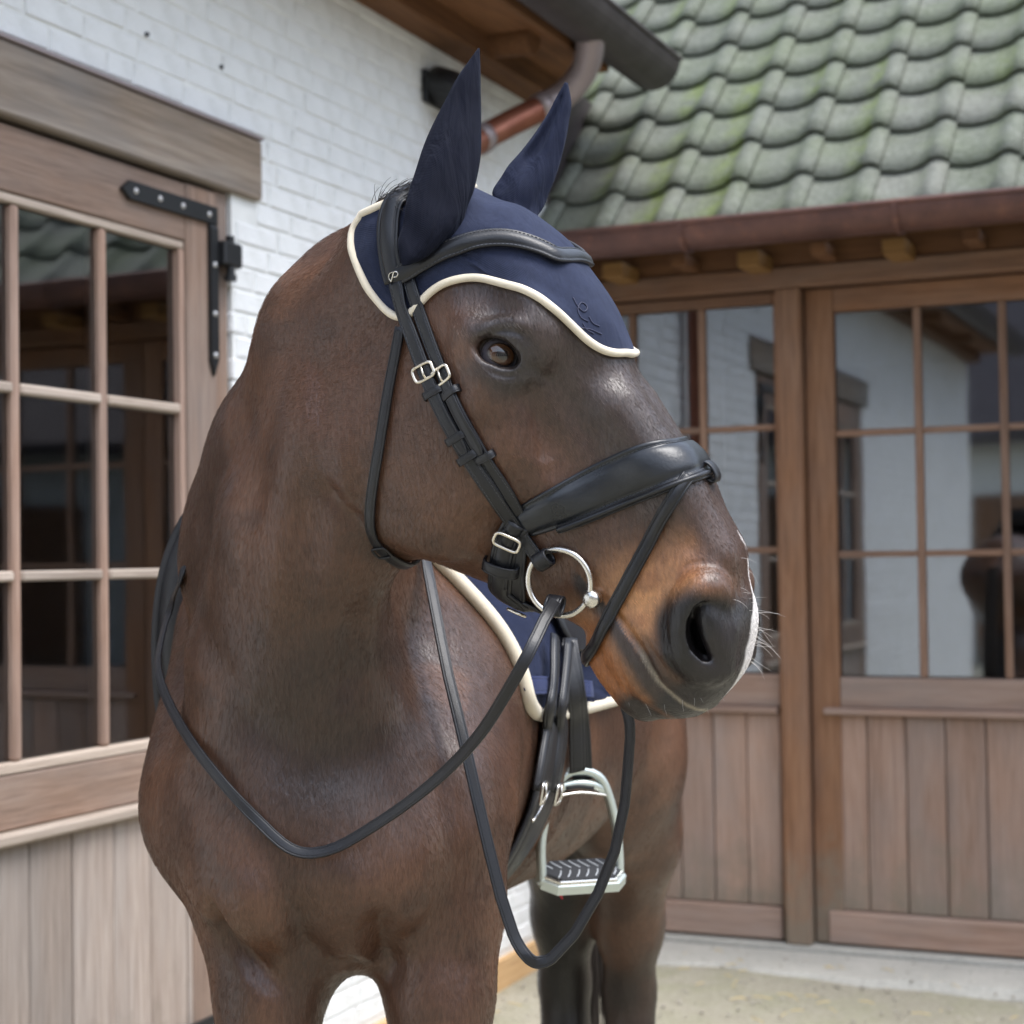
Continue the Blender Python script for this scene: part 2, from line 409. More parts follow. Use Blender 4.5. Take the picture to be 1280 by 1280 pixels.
# ---- sculpting strokes: pixel polylines dropped onto the body, pushed in or out along the normals
def make_bvh(V, Q): return BVHTree.FromPolygons([Vector(p) for p in V], [tuple(int(i) for i in q) for q in Q])
BV = make_bvh(HV_, HF_)
def hit(px, py, bv=None):
    d = Vector(ray(px, py)).normalized(); p, n, i, t = (bv or BV).ray_cast(Vector(CAM), d)
    return (None, None) if p is None else (np.array(p), np.array(n))
def stroke(pix, r, amt, mirror=False):
    global HV_
    P = [hit(*q)[0] for q in resample(pix, max(6, int(len(pix)*6)))]; P = np.array([p for p in P if p is not None])
    sets = [P]
    if mirror: h = to_head(P); h[:, 2] *= -1; sets.append(HT+h@HB)
    for S_ in sets:
        lo, hi = S_.min(0)-2.6*r, S_.max(0)+2.6*r
        ids = np.where(((HV_ > lo) & (HV_ < hi)).all(1))[0]
        if not len(ids): continue
        V = HV_[ids]; best = np.zeros(len(ids)); n = len(S_)-1
        for i, (a, b) in enumerate(zip(S_[:-1], S_[1:])):
            ab = b-a; t = np.clip(((V-a)@ab)/(ab@ab+1e-12), 0, 1); q = (i+t)/n
            best = np.maximum(best, np.exp(-((V-a-t[:, None]*ab)**2).sum(1)/(r*r))*np.minimum(1, 3.2*np.minimum(q, 1-q)+.12))
        HV_[ids] += HN_[ids]*(amt*best)[:, None]
HN_ = vnormals(HV_, HF_)
# mouth line, chin, lid folds, veins and hollows of the face
stroke([(748, 742), (773, 772), (803, 816), (823, 853), (850, 880)], .0045, -.006, True)
stroke([(790, 765), (822, 805), (845, 840)], .009, .003, True)
stroke([(600, 428), (617, 416), (637, 413), (654, 419), (662, 430)], .0036, -.0042, True)
stroke([(594, 416), (618, 403), (645, 402), (664, 412)], .010, .0040, True)
stroke([(604, 398), (632, 388), (660, 396)], .010, -.0030, True)
stroke([(601, 452), (616, 466), (638, 470), (660, 462)], .003, -.0020, True)
stroke([(603, 462), (622, 476), (648, 478), (672, 466)], .005, .0012, True)
stroke([(660, 455), (672, 464), (690, 478)], .006, -.003, True)
for q in ([(640, 500), (665, 540), (668, 580), (690, 620)], [(700, 500), (690, 540), (705, 590)], [(560, 600), (590, 650), (615, 690)], [(640, 560), (668, 580), (700, 575)]): stroke(q, .006, .0011, True)
for q in ([(815, 795), (832, 820), (848, 838)], [(803, 790), (822, 822), (838, 846)], [(722, 742), (724, 755), (730, 765)], [(715, 738), (716, 756), (722, 768)]): stroke(q, .0030, -.0014, True)
for q in ([(838, 748), (832, 775), (836, 808)], [(826, 765), (822, 790), (828, 815)], [(905, 845), (885, 858), (862, 862)], [(850, 712), (868, 704), (888, 706)], [(780, 800), (790, 830), (806, 856)], [(768, 812), (776, 842), (790, 866)]): stroke(q, .0034, -.0013, True)
for q in ([(672, 470), (690, 505), (715, 548), (735, 590)], [(575, 500), (600, 545), (640, 600)]): stroke(q, .012, .0022, True)
stroke([(700, 470), (725, 520), (755, 570)], .016, -.0025, True)
# chest: fold in front of the right foreleg, groove between the breast muscles, fold of the left foreleg
stroke([(262, 1128), (278, 1165), (310, 1200), (350, 1235)], .013, -.020)
stroke([(300, 1120), (330, 1150), (350, 1175)], .035, .010)
stroke([(363, 1115), (370, 1150), (385, 1185), (410, 1205)], .018, -.013)
stroke([(468, 1135), (476, 1175), (486, 1225)], .021, -.018)
stroke([(400, 1085), (440, 1110), (452, 1150)], .035, .010)
stroke([(300, 1090), (320, 1130), (335, 1165)], .03, .006)
stroke([(400, 1215), (430, 1205), (470, 1218)], .012, -.006)
stroke([(330, 905), (390, 940), (450, 925)], .05, -.012)
stroke([(447, 740), (440, 820), (425, 890)], .022, -.012)
stroke([(250, 790), (290, 870), (340, 940)], .03, -.010)
stroke([(560, 1165), (570, 1215), (560, 1275)], .02, -.004)
# neck: throat fold, jugular groove, long muscle edges; shoulder edge
stroke([(398, 600), (428, 634), (456, 664)], .013, -.008)
stroke([(345, 500), (318, 620), (300, 740), (300, 830)], .022, -.0045)
stroke([(395, 540), (385, 660), (372, 780), (365, 870)], .020, -.004)
stroke([(300, 560), (275, 680), (265, 780)], .022, .004)
stroke([(372, 480), (352, 600), (338, 740)], .022, .0035)
stroke([(425, 520), (428, 640), (415, 780)], .016, .004)
stroke([(500, 760), (520, 850), (545, 940), (560, 1040)], .030, -.005)
stroke([(590, 900), (600, 1000), (590, 1090)], .035, .005)
stroke([(215, 960), (250, 1040), (270, 1100)], .030, .004)
stroke([(380, 430), (402, 480), (408, 540)], .018, -.004)
HN_ = vnormals(HV_, HF_)
HV_ = laplace(HV_, HF_, 1, .35)
BV = make_bvh(HV_, HF_)
# ================================================================== THE YARD AND ITS BUILDINGS
WA = math.radians(23.8)
D1 = np.array([math.sin(WA), math.cos(WA), 0]); N1 = np.array([D1[1], -D1[0], 0])     # white wall: direction away, outward normal
D2 = N1.copy(); N2 = -D1                                                               # timber wing
CORNER = np.array([.2671, 6.9740, 0.0])
def LW(t, z, n): return CORNER+D1*t+N1*n+np.array([0, 0, z])
def BW(s, z, n): return CORNER+D2*s+N2*n+np.array([0, 0, z])
def hexa(fr, a0, a1, z0, z1, n0, n1, c=.0):
    """box in a wall frame with optional chamfered edges"""
    if c <= 0:
        V = [fr(a, z, n) for a in (a0, a1) for z in (z0, z1) for n in (n0, n1)]
        return V, [(0, 1, 3, 2), (4, 6, 7, 5), (0, 4, 5, 1), (2, 3, 7, 6), (0, 2, 6, 4), (1, 5, 7, 3)]
    V = []; ix = {}
    lim = ((a0, a1), (z0, z1), (n0, n1)); sg = ((1, -1), (1, -1), (1, -1))
    for i in (0, 1):
        for j in (0, 1):
            for k in (0, 1):
                for ax in range(3):       # vertex pulled in on the two other axes
                    p = [lim[0][i], lim[1][j], lim[2][k]]; b = (i, j, k)
                    for q in range(3):
                        if q != ax: p[q] += c*(1 if b[q] == 0 else -1)
                    ix[i, j, k, ax] = len(V); V.append(fr(*p))
    Fc = []
    for ax in range(3):
        o = [q for q in range(3) if q != ax]
        for sd in (0, 1):
            r = []
            for u_, v_ in ((0, 0), (1, 0), (1, 1), (0, 1)):
                b = [0, 0, 0]; b[ax] = sd; b[o[0]] = u_; b[o[1]] = v_; r.append(ix[(*b, ax)])
            Fc.append(tuple(r))
        for u_ in (0, 1):
            for v_ in (0, 1):
                b0 = [0, 0, 0]; b0[o[0]] = u_; b0[o[1]] = v_; b1 = list(b0); b1[ax] = 1
                Fc.append((ix[(*b0, o[0])], ix[(*b0, o[1])], ix[(*b1, o[1])], ix[(*b1, o[0])]))
    for i in (0, 1):
        for j in (0, 1):
            for k in (0, 1): Fc.append(tuple(ix[i, j, k, ax] for ax in range(3)))
    return V, Fc
def box(name, fr, a0, a1, z0, z1, n0, n1, mat, parent, c=.004):
    return MB().add(*hexa(fr, min(a0, a1), max(a0, a1), z0, z1, min(n0, n1), max(n0, n1), c)).build(name, mat, parent)

# ---- materials
def wood(name, cols, ang, vertical, weather=.5, rough=.75, sc=1.0):
    """cols: dark, mid, light; grain runs along the board; ang = wall direction"""
    m, nt, b = mat_new(name)
    tc = N(nt, 'ShaderNodeTexCoord'); oi = N(nt, 'ShaderNodeObjectInfo')
    ro = N(nt, 'ShaderNodeVectorRotate', rotation_type='Z_AXIS'); ro.inputs['Angle'].default_value = ang; nt.links.new(tc.outputs['Object'], ro.inputs['Vector'])
    ad = N(nt, 'ShaderNodeVectorMath', operation='ADD'); nt.links.new(ro.outputs[0], ad.inputs[0])
    rs = N(nt, 'ShaderNodeVectorMath', operation='SCALE'); cb_ = N(nt, 'ShaderNodeCombineXYZ')
    for k in range(3): nt.links.new(oi.outputs['Random'], cb_.inputs[k])
    nt.links.new(cb_.outputs[0], rs.inputs[0]); rs.inputs['Scale'].default_value = 37.0; nt.links.new(rs.outputs[0], ad.inputs[1])
    mp = N(nt, 'ShaderNodeMapping'); nt.links.new(ad.outputs[0], mp.inputs[0])
    mp.inputs['Scale'].default_value = (22*sc, 22*sc, 1.1*sc) if vertical else (1.1*sc, 22*sc, 22*sc)
    g1 = noise(nt, mp.outputs[0], 1.6, 7, .68, .9); g2 = noise(nt, mp.outputs[0], 6.5, 5, .6, .4)
    mp2 = N(nt, 'ShaderNodeMapping'); nt.links.new(ad.outputs[0], mp2.inputs[0]); mp2.inputs['Scale'].default_value = (3, 3, .9) if vertical else (.9, 3, 3)
    big = noise(nt, mp2.outputs[0], 1.5, 5, .6)
    h = math_n(nt, 'ADD', math_n(nt, 'MULTIPLY', g1, .62), math_n(nt, 'MULTIPLY', g2, .38))
    col = ramp(nt, h, [(.30, cols[0]), (.50, cols[1]), (.70, cols[2])])
    grey = tuple(.62*sum(cols[1])/3*1.7 for _ in range(3)); grey = (grey[0]*1.02, grey[1]*.98, grey[2]*.95)
    col = mix(nt, math_n(nt, 'MULTIPLY', ramp(nt, big, [(.38, (0, 0, 0)), (.72, (1, 1, 1))]), weather), col, grey)
    br = math_n(nt, 'ADD', math_n(nt, 'MULTIPLY', oi.outputs['Random'], .34), .83)
    vm = N(nt, 'ShaderNodeVectorMath', operation='SCALE'); nt.links.new(col, vm.inputs[0]); nt.links.new(br, vm.inputs['Scale'])
    fin = vm.outputs[0]
    if vertical:      # splashed dirt along the foot of upright boards
        ge = N(nt, 'ShaderNodeNewGeometry'); sz = N(nt, 'ShaderNodeSeparateXYZ'); nt.links.new(ge.outputs['Position'], sz.inputs[0])
        nd = N(nt, 'ShaderNodeTexNoise', Scale=9.0, Detail=6.0, Roughness=.7); nt.links.new(ge.outputs['Position'], nd.inputs['Vector'])
        hz_ = math_n(nt, 'ADD', sz.outputs['Z'], math_n(nt, 'MULTIPLY', math_n(nt, 'SUBTRACT', nd.outputs['Fac'], .5), .9))
        dirt = ramp(nt, hz_, [(.06, (.75, .75, .75)), (.42, (0, 0, 0))]); fin = mix(nt, dirt, fin, (.20, .175, .135))
    nt.links.new(fin, b.inputs['Base Color']); b.inputs['Roughness'].default_value = rough; b.inputs['Specular IOR Level'].default_value = .3
    bump(nt, b, h, .45, .004); return m
A1 = -math.atan2(D1[1], D1[0]); A2 = -math.atan2(D2[1], D2[0])
OLD = ((.125, .077, .055), (.25, .165, .120), (.36, .26, .20)); PALE = ((.26, .200, .155), (.43, .35, .285), (.57, .485, .41)); RED = ((.13, .060, .031), (.255, .130, .070), (.35, .20, .118))
PINK = ((.195, .120, .084), (.325, .212, .158), (.42, .298, .235)); BEAM = ((.12, .088, .065), (.29, .225, .17), (.48, .40, .32)); WARM = ((.075, .032, .014), (.16, .072, .030), (.25, .12, .05))
w1_door_l = wood('door_oak_rail', OLD, A1, False); w1_door_v = wood('door_oak_stile', OLD, A1, True); w1_mun_v = wood('door_muntin_upright', PINK, A1, True, .3); w1_mun_l = wood('door_muntin_bar', PALE, A1, False, .2)
w1_plank = wood('weathered_plank', ((.225, .172, .142), (.37, .30, .255), (.50, .425, .37)), A1, True, .5); w1_beam = wood('lintel_oak', BEAM, A1, False, .85, .85, .6); w1_warm = wood('eaves_timber', WARM, A1, False, .1); w1_plinth = wood('plinth_board', ((.35, .20, .09), (.52, .33, .16), (.62, .42, .23)), A1, False, .1)
w2_v = wood('wing_upright', RED, A2, True, .35); w2_l = wood('wing_rail', RED, A2, False, .35); w2_plank = wood('wing_plank', PINK, A2, True, .55); w2_kick = wood('wing_kickboard', PINK, A2, False, .5); w2_warm = wood('wing_eaves_timber', WARM, A2, False, .1); w2_mun = wood('wing_muntin', ((.14, .075, .047), (.25, .145, .095), (.34, .22, .155)), A2, True, .2); w2_munl = wood('wing_muntin_bar', ((.14, .075, .047), (.25, .145, .095), (.34, .22, .155)), A2, False, .2)
w2_end = wood('rafter_end_grain', ((.20, .10, .035), (.28, .15, .05), (.35, .20, .075)), A2, False, .0)
m_white, nt, b = mat_new('limewashed_brick'); vec = coords(nt); oi = N(nt, 'ShaderNodeObjectInfo')
n1 = noise(nt, vec, 9, 5, .6); n2 = noise(nt, vec, 70, 4, .6)
col = ramp(nt, n1, [(.25, (.64, .65, .63)), (.5, (.76, .77, .77)), (.8, (.82, .83, .83))])
chip = ramp(nt, noise(nt, vec, 38, 5, .7), [(.70, (0, 0, 0)), (.76, (1, 1, 1))])
col = mix(nt, math_n(nt, 'MULTIPLY', chip, .30), col, (.48, .42, .34))
nt.links.new(col, b.inputs['Base Color']); b.inputs['Roughness'].default_value = .9
bump(nt, b, math_n(nt, 'ADD', math_n(nt, 'MULTIPLY', n1, 1.2), n2), .5, .006)
m_joint, nt, b = mat_new('limewashed_joint'); vec = coords(nt); n1 = noise(nt, vec, 14, 5, .6)
nt.links.new(ramp(nt, n1, [(.3, (.66, .665, .645)), (.7, (.80, .805, .79))]), b.inputs['Base Color']); b.inputs['Roughness'].default_value = .95; bump(nt, b, n1, .5, .006)
m_iron, nt, b = mat_new('black_iron'); vec = coords(nt); n1 = noise(nt, vec, 60, 4, .6); b.inputs['Base Color'].default_value = (.018, .019, .021, 1); b.inputs['Roughness'].default_value = .48; b.inputs['Metallic'].default_value = .3; bump(nt, b, n1, .25, .002)
m_stud, nt, b = mat_new('worn_stud'); b.inputs['Base Color'].default_value = (.55, .55, .55, 1); b.inputs['Roughness'].default_value = .4; b.inputs['Metallic'].default_value = .7
m_zinc, nt, b = mat_new('dull_zinc'); vec = coords(nt); n1 = noise(nt, vec, 8, 5, .6)
nt.links.new(ramp(nt, n1, [(.3, (.055, .044, .045)), (.7, (.095, .080, .082))]), b.inputs['Base Color']); b.inputs['Roughness'].default_value = .5; b.inputs['Metallic'].default_value = .55
m_copper, nt, b = mat_new('aged_copper'); vec = coords(nt); n1 = noise(nt, vec, 6, 6, .65); n2 = noise(nt, vec, 40, 4, .6)
col = ramp(nt, n1, [(.3, (.085, .045, .040)), (.55, (.145, .072, .058)), (.75, (.25, .115, .075))]); col = mix(nt, math_n(nt, 'MULTIPLY', ramp(nt, n2, [(.6, (0, 0, 0)), (.72, (1, 1, 1))]), .5), col, (.30, .12, .07))
nt.links.new(col, b.inputs['Base Color']); b.inputs['Roughness'].default_value = .5; b.inputs['Metallic'].default_value = .45
m_cop2, nt, b = mat_new('bright_copper'); vec = coords(nt); n1 = noise(nt, vec, 10, 5, .6); nt.links.new(ramp(nt, n1, [(.3, (.22, .075, .045)), (.7, (.36, .14, .085))]), b.inputs['Base Color']); b.inputs['Roughness'].default_value = .4; b.inputs['Metallic'].default_value = .6
m_lead, nt, b = mat_new('pale_solder'); b.inputs['Base Color'].default_value = (.30, .25, .25, 1); b.inputs['Roughness'].default_value = .45; b.inputs['Metallic'].default_value = .4
def glass(name, ior, tint):
    m, nt, b = mat_new(name); nt.nodes.remove(b); out = nt.nodes['Material Output']
    gl = N(nt, 'ShaderNodeBsdfGlossy', Roughness=.03); gl.inputs['Color'].default_value = (.93, .96, 1, 1); tr = N(nt, 'ShaderNodeBsdfTransparent'); tr.inputs['Color'].default_value = (*tint, 1)
    fr = N(nt, 'ShaderNodeFresnel', IOR=ior); mx = N(nt, 'ShaderNodeMixShader')
    vec = coords(nt); bp = N(nt, 'ShaderNodeBump', Strength=.04, Distance=.01); nt.links.new(noise(nt, vec, 1.6, 2), bp.inputs['Height'])
    nt.links.new(bp.outputs[0], gl.inputs['Normal'])
    nt.links.new(fr.outputs[0], mx.inputs[0]); nt.links.new(tr.outputs[0], mx.inputs[1]); nt.links.new(gl.outputs[0], mx.inputs[2]); nt.links.new(mx.outputs[0], out.inputs[0]); return m
m_glass1 = glass('door_glass', 2.7, (.72, .74, .72)); m_glass2 = glass('wing_glass', 2.6, (.55, .58, .60))
m_dark, nt, b = mat_new('dim_interior'); b.inputs['Base Color'].default_value = (.42, .37, .32, 1); b.inputs['Roughness'].default_value = .9
m_inred, nt, b = mat_new('red_brown_boarding'); vec = coords(nt, (8, 8, .6)); nt.links.new(ramp(nt, noise(nt, vec, 2, 4), [(.3, (.16, .05, .025)), (.7, (.34, .12, .055))]), b.inputs['Base Color']); b.inputs['Roughness'].default_value = .7

# ---- ground
m_gr, nt, b = mat_new('sandy_ground'); vec = coords(nt, kind='Object')
n1 = noise(nt, vec, 1.3, 6, .6); n2 = noise(nt, vec, 55, 5, .7); n3 = noise(nt, vec, 5, 5, .6)
col = ramp(nt, n1, [(.3, (.215, .20, .15)), (.5, (.275, .255, .195)), (.7, (.335, .31, .245))])
col = mix(nt, math_n(nt, 'MULTIPLY', ramp(nt, n3, [(.45, (0, 0, 0)), (.62, (1, 1, 1))]), .6), col, (.19, .20, .105))
col = mix(nt, .35, col, ramp(nt, n2, [(.3, (.22, .20, .15)), (.7, (.60, .56, .46))]))
nt.links.new(col, b.inputs['Base Color']); b.inputs['Roughness'].default_value = .95; bump(nt, b, n2, .6, .02)
gv, gf = [], []
gx_ = np.r_[-150, -60, -25, np.linspace(-8, 8, 66), 25, 60, 150]; gy_ = np.r_[-150, -60, -20, np.linspace(-3, 9, 50), 25, 60, 150]
for y in gy_:
    for x in gx_:
        d = abs(x)+abs(y-4); gv.append((x, y, (.010*math.sin(x*2.1+y)+.008*math.sin(y*3.3-x*1.2)-.012)*(1 if d < 9 else 0)-.012))
w_ = len(gx_); gf = [(i*w_+k, i*w_+k+1, (i+1)*w_+k+1, (i+1)*w_+k) for i in range(len(gy_)-1) for k in range(w_-1)]
tag(mesh_obj('ground', gv, gf, m_gr, smooth=True), kind='structure')
m_conc, nt, b = mat_new('pale_concrete'); vec = coords(nt); n1 = noise(nt, vec, 3, 6, .65); n2 = noise(nt, vec, 60, 5, .6)
col = ramp(nt, n1, [(.3, (.30, .295, .265)), (.6, (.41, .40, .36)), (.75, (.35, .34, .28))]); nt.links.new(mix(nt, .3, col, ramp(nt, n2, [(.3, (.3, .29, .26)), (.7, (.65, .63, .58))])), b.inputs['Base Color']); b.inputs['Roughness'].default_value = .9; bump(nt, b, n2, .4, .01)
pv = []; ns = 60
for k in range(ns+1):
    s = -.35+6.2*k/ns; pv += [BW(s, .006, .02), BW(s, .006, .33+.02*math.sin(s*7)+.015*math.sin(s*17)), BW(s, -.03, .36+.02*math.sin(s*7)+.015*math.sin(s*17))]
pf_ = [(3*k+q, 3*k+q+1, 3*(k+1)+q+1, 3*(k+1)+q) for k in range(ns) for q in (0, 1)]
tag(mesh_obj('pavement', pv, pf_, m_conc), kind='structure')

# grit and bits of straw lying on the yard in front of the wing
m_grit, nt, b = mat_new('grit'); vec = coords(nt); nt.links.new(ramp(nt, noise(nt, vec, 7, 2), [(.35, (.17, .155, .125)), (.65, (.42, .39, .33))]), b.inputs['Base Color']); b.inputs['Roughness'].default_value = .9
m_straw, nt, b = mat_new('straw'); b.inputs['Base Color'].default_value = (.55, .42, .18, 1); b.inputs['Roughness'].default_value = .7
mb = MB(); ms = MB()
for k in range(800):
    c = BW(rng.uniform(-.2, 3.0), -.010, rng.uniform(.05, 1.5)); r_ = rng.uniform(.003, .011)
    o6 = np.array([(1, 0, 0), (-1, 0, 0), (0, 1, 0), (0, -1, 0), (0, 0, .7), (0, 0, -.7)])*r_*rng.uniform(.6, 1.2, (6, 1)); a_ = rng.uniform(0, 3.1); ca_, sa_ = math.cos(a_), math.sin(a_)
    mb.add([(c[0]+p[0]*ca_-p[1]*sa_, c[1]+p[0]*sa_+p[1]*ca_, c[2]+p[2]+(.016 if (c-CORNER)@N2 < .34 else 0)) for p in o6], [(0, 2, 4), (2, 1, 4), (1, 3, 4), (3, 0, 4), (2, 0, 5), (1, 2, 5), (3, 1, 5), (0, 3, 5)])
for k in range(120):
    c = BW(rng.uniform(-.2, 3.0), -.002, rng.uniform(.1, 1.5)); a_ = rng.uniform(0, 6.28); L_ = rng.uniform(.02, .07); d_ = np.array([math.cos(a_), math.sin(a_), .05])*L_
    c = c+np.array([0, 0, .012 if (c-CORNER)@N2 < .36 else 0]); ms.add(*tube([c, c+d_*.5+np.array([0, 0, .003]), c+d_], .0016, 4))
tag(mb.build('grit', m_grit), kind='stuff'); tag(ms.build('straw', m_straw), kind='stuff')
# ------------------------------------------------------------------ whitewashed building
wb = empty('whitewashed_building', LW(-2, 0, 0), 'whitewashed brick stable building with oak glazed door and copper downpipe', 'building')
DL, DR, DTOP, LTOP = -5.10, -2.515, 2.50, 2.665          # door opening and lintel
WEND, WTOP = -9.5, 3.36
core = MB()
for a0, a1, z0, z1 in ((WEND, DL-.01, -.05, WTOP), (DL-.01, DR+.01, LTOP-.02, WTOP), (DR+.01, .45, -.05, WTOP)): core.add(*hexa(LW, a0, a1, z0, z1, -.30, -.0045))
wall = core.build('wall', m_joint, wb)
# bricks, one by one: those that show are parts of the wall, the others are joined
CH_, BL, JT = .0630, .215, .007
vis = []; rest = MB(); nbrick = 0
def in_open(a0, a1, z0, z1): return (a1 > DL and a0 < DR and z0 < DTOP) or (a1 > DL-.14 and a0 < DR+.14 and z1 > DTOP-.01 and z0 < LTOP+.004)
cand = []
rows_n = int(3.34/CH_)
for r in range(rows_n):
    z0 = .105+r*CH_; z1 = z0+CH_-JT
    if z1 > WTOP-.02: break
    t = WEND+(r % 2)*BL*.5+.03*math.sin(r*2.3); alt = r % 2
    while t < .40:
        L = BL if ((int(t*7)+r) % 5) else BL*.5
        cand.append((t, min(t+L-JT, .42), z0, z1)); t += L
def clip_open(a0, a1, z0, z1):
    if not in_open(a0, a1, z0, z1): return [(a0, a1)]
    lo, hi = (DL, DR) if z0 < DTOP-.01 and not (z1 > DTOP-.01) else (DL-.135, DR+.135)
    out = []
    if a0 < lo-.03: out.append((a0, min(a1, lo-.004)))
    if a1 > hi+.03: out.append((max(a0, hi+.004), a1))
    return out
for a0, a1, z0, z1 in cand:
    for b0, b1 in clip_open(a0, a1, z0, z1):
        if b1-b0 < .03: continue
        pr = rng.uniform(-.0012, .0016); dz = rng.uniform(-.0018, .0018)
        V, Fc = hexa(LW, b0, b1, z0+dz, z1+dz, -.02, pr, .0042)
        V = [v+rng.normal(0, .0009, 3) for v in V]
        pc = proj(LW((b0+b1)/2, (z0+z1)/2, 0)); ok = (LW(b1, 0, 0)[1] > 1.5) and -25 < pc[0] < 760 and -15 < pc[1] < 1295
        if ok:
            k = 0
            for aa in (b0+.02, (b0+b1)/2, b1-.02):
                q = LW(aa, (z0+z1)/2, 0); px = proj(q); d = Vector(q-CAM)
                if BV.ray_cast(Vector(CAM), d.normalized(), d.length)[0] is None: k += 1
            ok = k > 0
        pd = LW((b0+b1)/2, 0, 0)[1]
        (vis.append((pd/(b1-b0), V, Fc)) if ok else rest.add(V, Fc))
vis.sort(key=lambda q: q[0])
for _, V, Fc in vis[:290]: mesh_obj('brick', V, Fc, m_white, wall, recalc=True)
for _, V, Fc in vis[290:]: rest.add(V, Fc)
tag(rest.build('brickwork', m_white, wall), kind='stuff')
box('plinth_board', LW, DR+.02, .30, -.03, .088, -.002, .022, w1_plinth, wb)
box('lintel_beam', LW, DL-.13, DR+.137, DTOP, LTOP, -.22, .018, w1_beam, wb, .006)
box('drip_strip', LW, DL-.13, DR+.137, LTOP+.001, LTOP+.012, -.06, .024, m_lead, wb, .002)
# small fixings in the wall
for t, z in ((-2.89, 2.828), (-2.555, 2.831)): MB().add(*tube([LW(t, z, -.01), LW(t, z, .006)], .006, 8)).build('wall_plug', m_iron, wb)
# door frame posts
box('door_post', LW, DR-.055, DR, .0, DTOP-.002, -.16, -.012, w1_door_v, wb)
box('door_post', LW, DL, DL+.055, .0, DTOP-.002, -.16, -.012, w1_door_v, wb)
def leaf(hinge_t, sgn, nm_glass):
    """one glazed door leaf; hinge side at hinge_t, opening towards sgn"""
    d = bpy.data.objects.new('door', None); COL.objects.link(d); d.parent = wb; base = LW(hinge_t, 0, -.03); d.location = Vector(base)-wb.location
    T = lambda x: hinge_t+sgn*x                                   # x from the hinge edge
    n0, n1 = -.062, -.004
    W_ = 1.235; st_ = .160; gl = (st_, st_+.3195*3)
    zt, zb = 2.318, 1.055
    box('hinge_stile', LW, T(.002), T(st_-.018), .02, DTOP-.012, n0, n1, w1_door_v, d)
    box('lock_stile', LW, T(gl[1]+.014), T(W_), .02, DTOP-.012, n0, n1, w1_door_v, d)
    box('top_rail', LW, T(st_-.016), T(gl[1]+.012), zt+.018, DTOP-.014, n0, n1-.002, w1_door_l, d)
    box('middle_rail', LW, T(st_-.016), T(gl[1]+.012), .918, zb-.016, n0, n1-.002, w1_door_l, d)
    box('weather_bar', LW, T(.004), T(W_), .886, .916, n0, n1+.026, w1_mun_l, d, .007)
    # glazing beads round the panes
    box('glazing_bead', LW, T(st_-.014), T(gl[1]+.010), zt-.004, zt+.016, n0+.012, n1-.006, w1_mun_l, d, .003)
    box('glazing_bead', LW, T(st_-.014), T(gl[1]+.010), zb-.014, zb+.010, n0+.012, n1-.001, w1_mun_l, d, .003)
    box('glazing_bead', LW, T(st_-.016), T(st_+.006), zb+.011, zt-.005, n0+.012, n1-.006, w1_mun_v, d, .003)
    box('glazing_bead', LW, T(gl[1]-.008), T(gl[1]+.012), zb+.011, zt-.005, n0+.012, n1-.006, w1_mun_v, d, .003)
    hz = (1.4775, 1.899)
    for k in (1, 2):
        x = gl[0]+.3195*k; box('muntin', LW, T(x-.0135), T(x+.0135), zb+.011, zt-.005, n0+.012, n1-.008, w1_mun_v, d, .006)
    xs = [gl[0]+.006, gl[0]+.3195, gl[0]+.639, gl[1]-.008]; zs = [zb+.011, hz[0], hz[1], zt-.005]
    for z in hz:
        for k in range(3):
            e0 = xs[k]+(.014 if k else 0); e1 = xs[k+1]-(.014 if k < 2 else 0)
            box('glazing_bar', LW, T(e0), T(e1), z-.012, z+.012, n0+.012, n1-.004, w1_mun_l, d, .005)
    for i in range(3):
        for k in range(3):
            box('pane', LW, T(xs[k]+.002), T(xs[k+1]-.002), zs[i]+.002, zs[i+1]-.002, n0+.026, n0+.032, m_glass1, d, 0)
    npl = 8; pw = (W_-.006)/npl
    for k in range(npl): box('plank', LW, T(.004+pw*k+.002), T(.004+pw*(k+1)-.002), .02, .884, n0+.004, n1-.004+rng.uniform(-.002, .002), w1_plank, d, .005)
    return d
dl_ = leaf(DR-.060, -1, 1); dl2 = leaf(DL+.060, 1, 1)
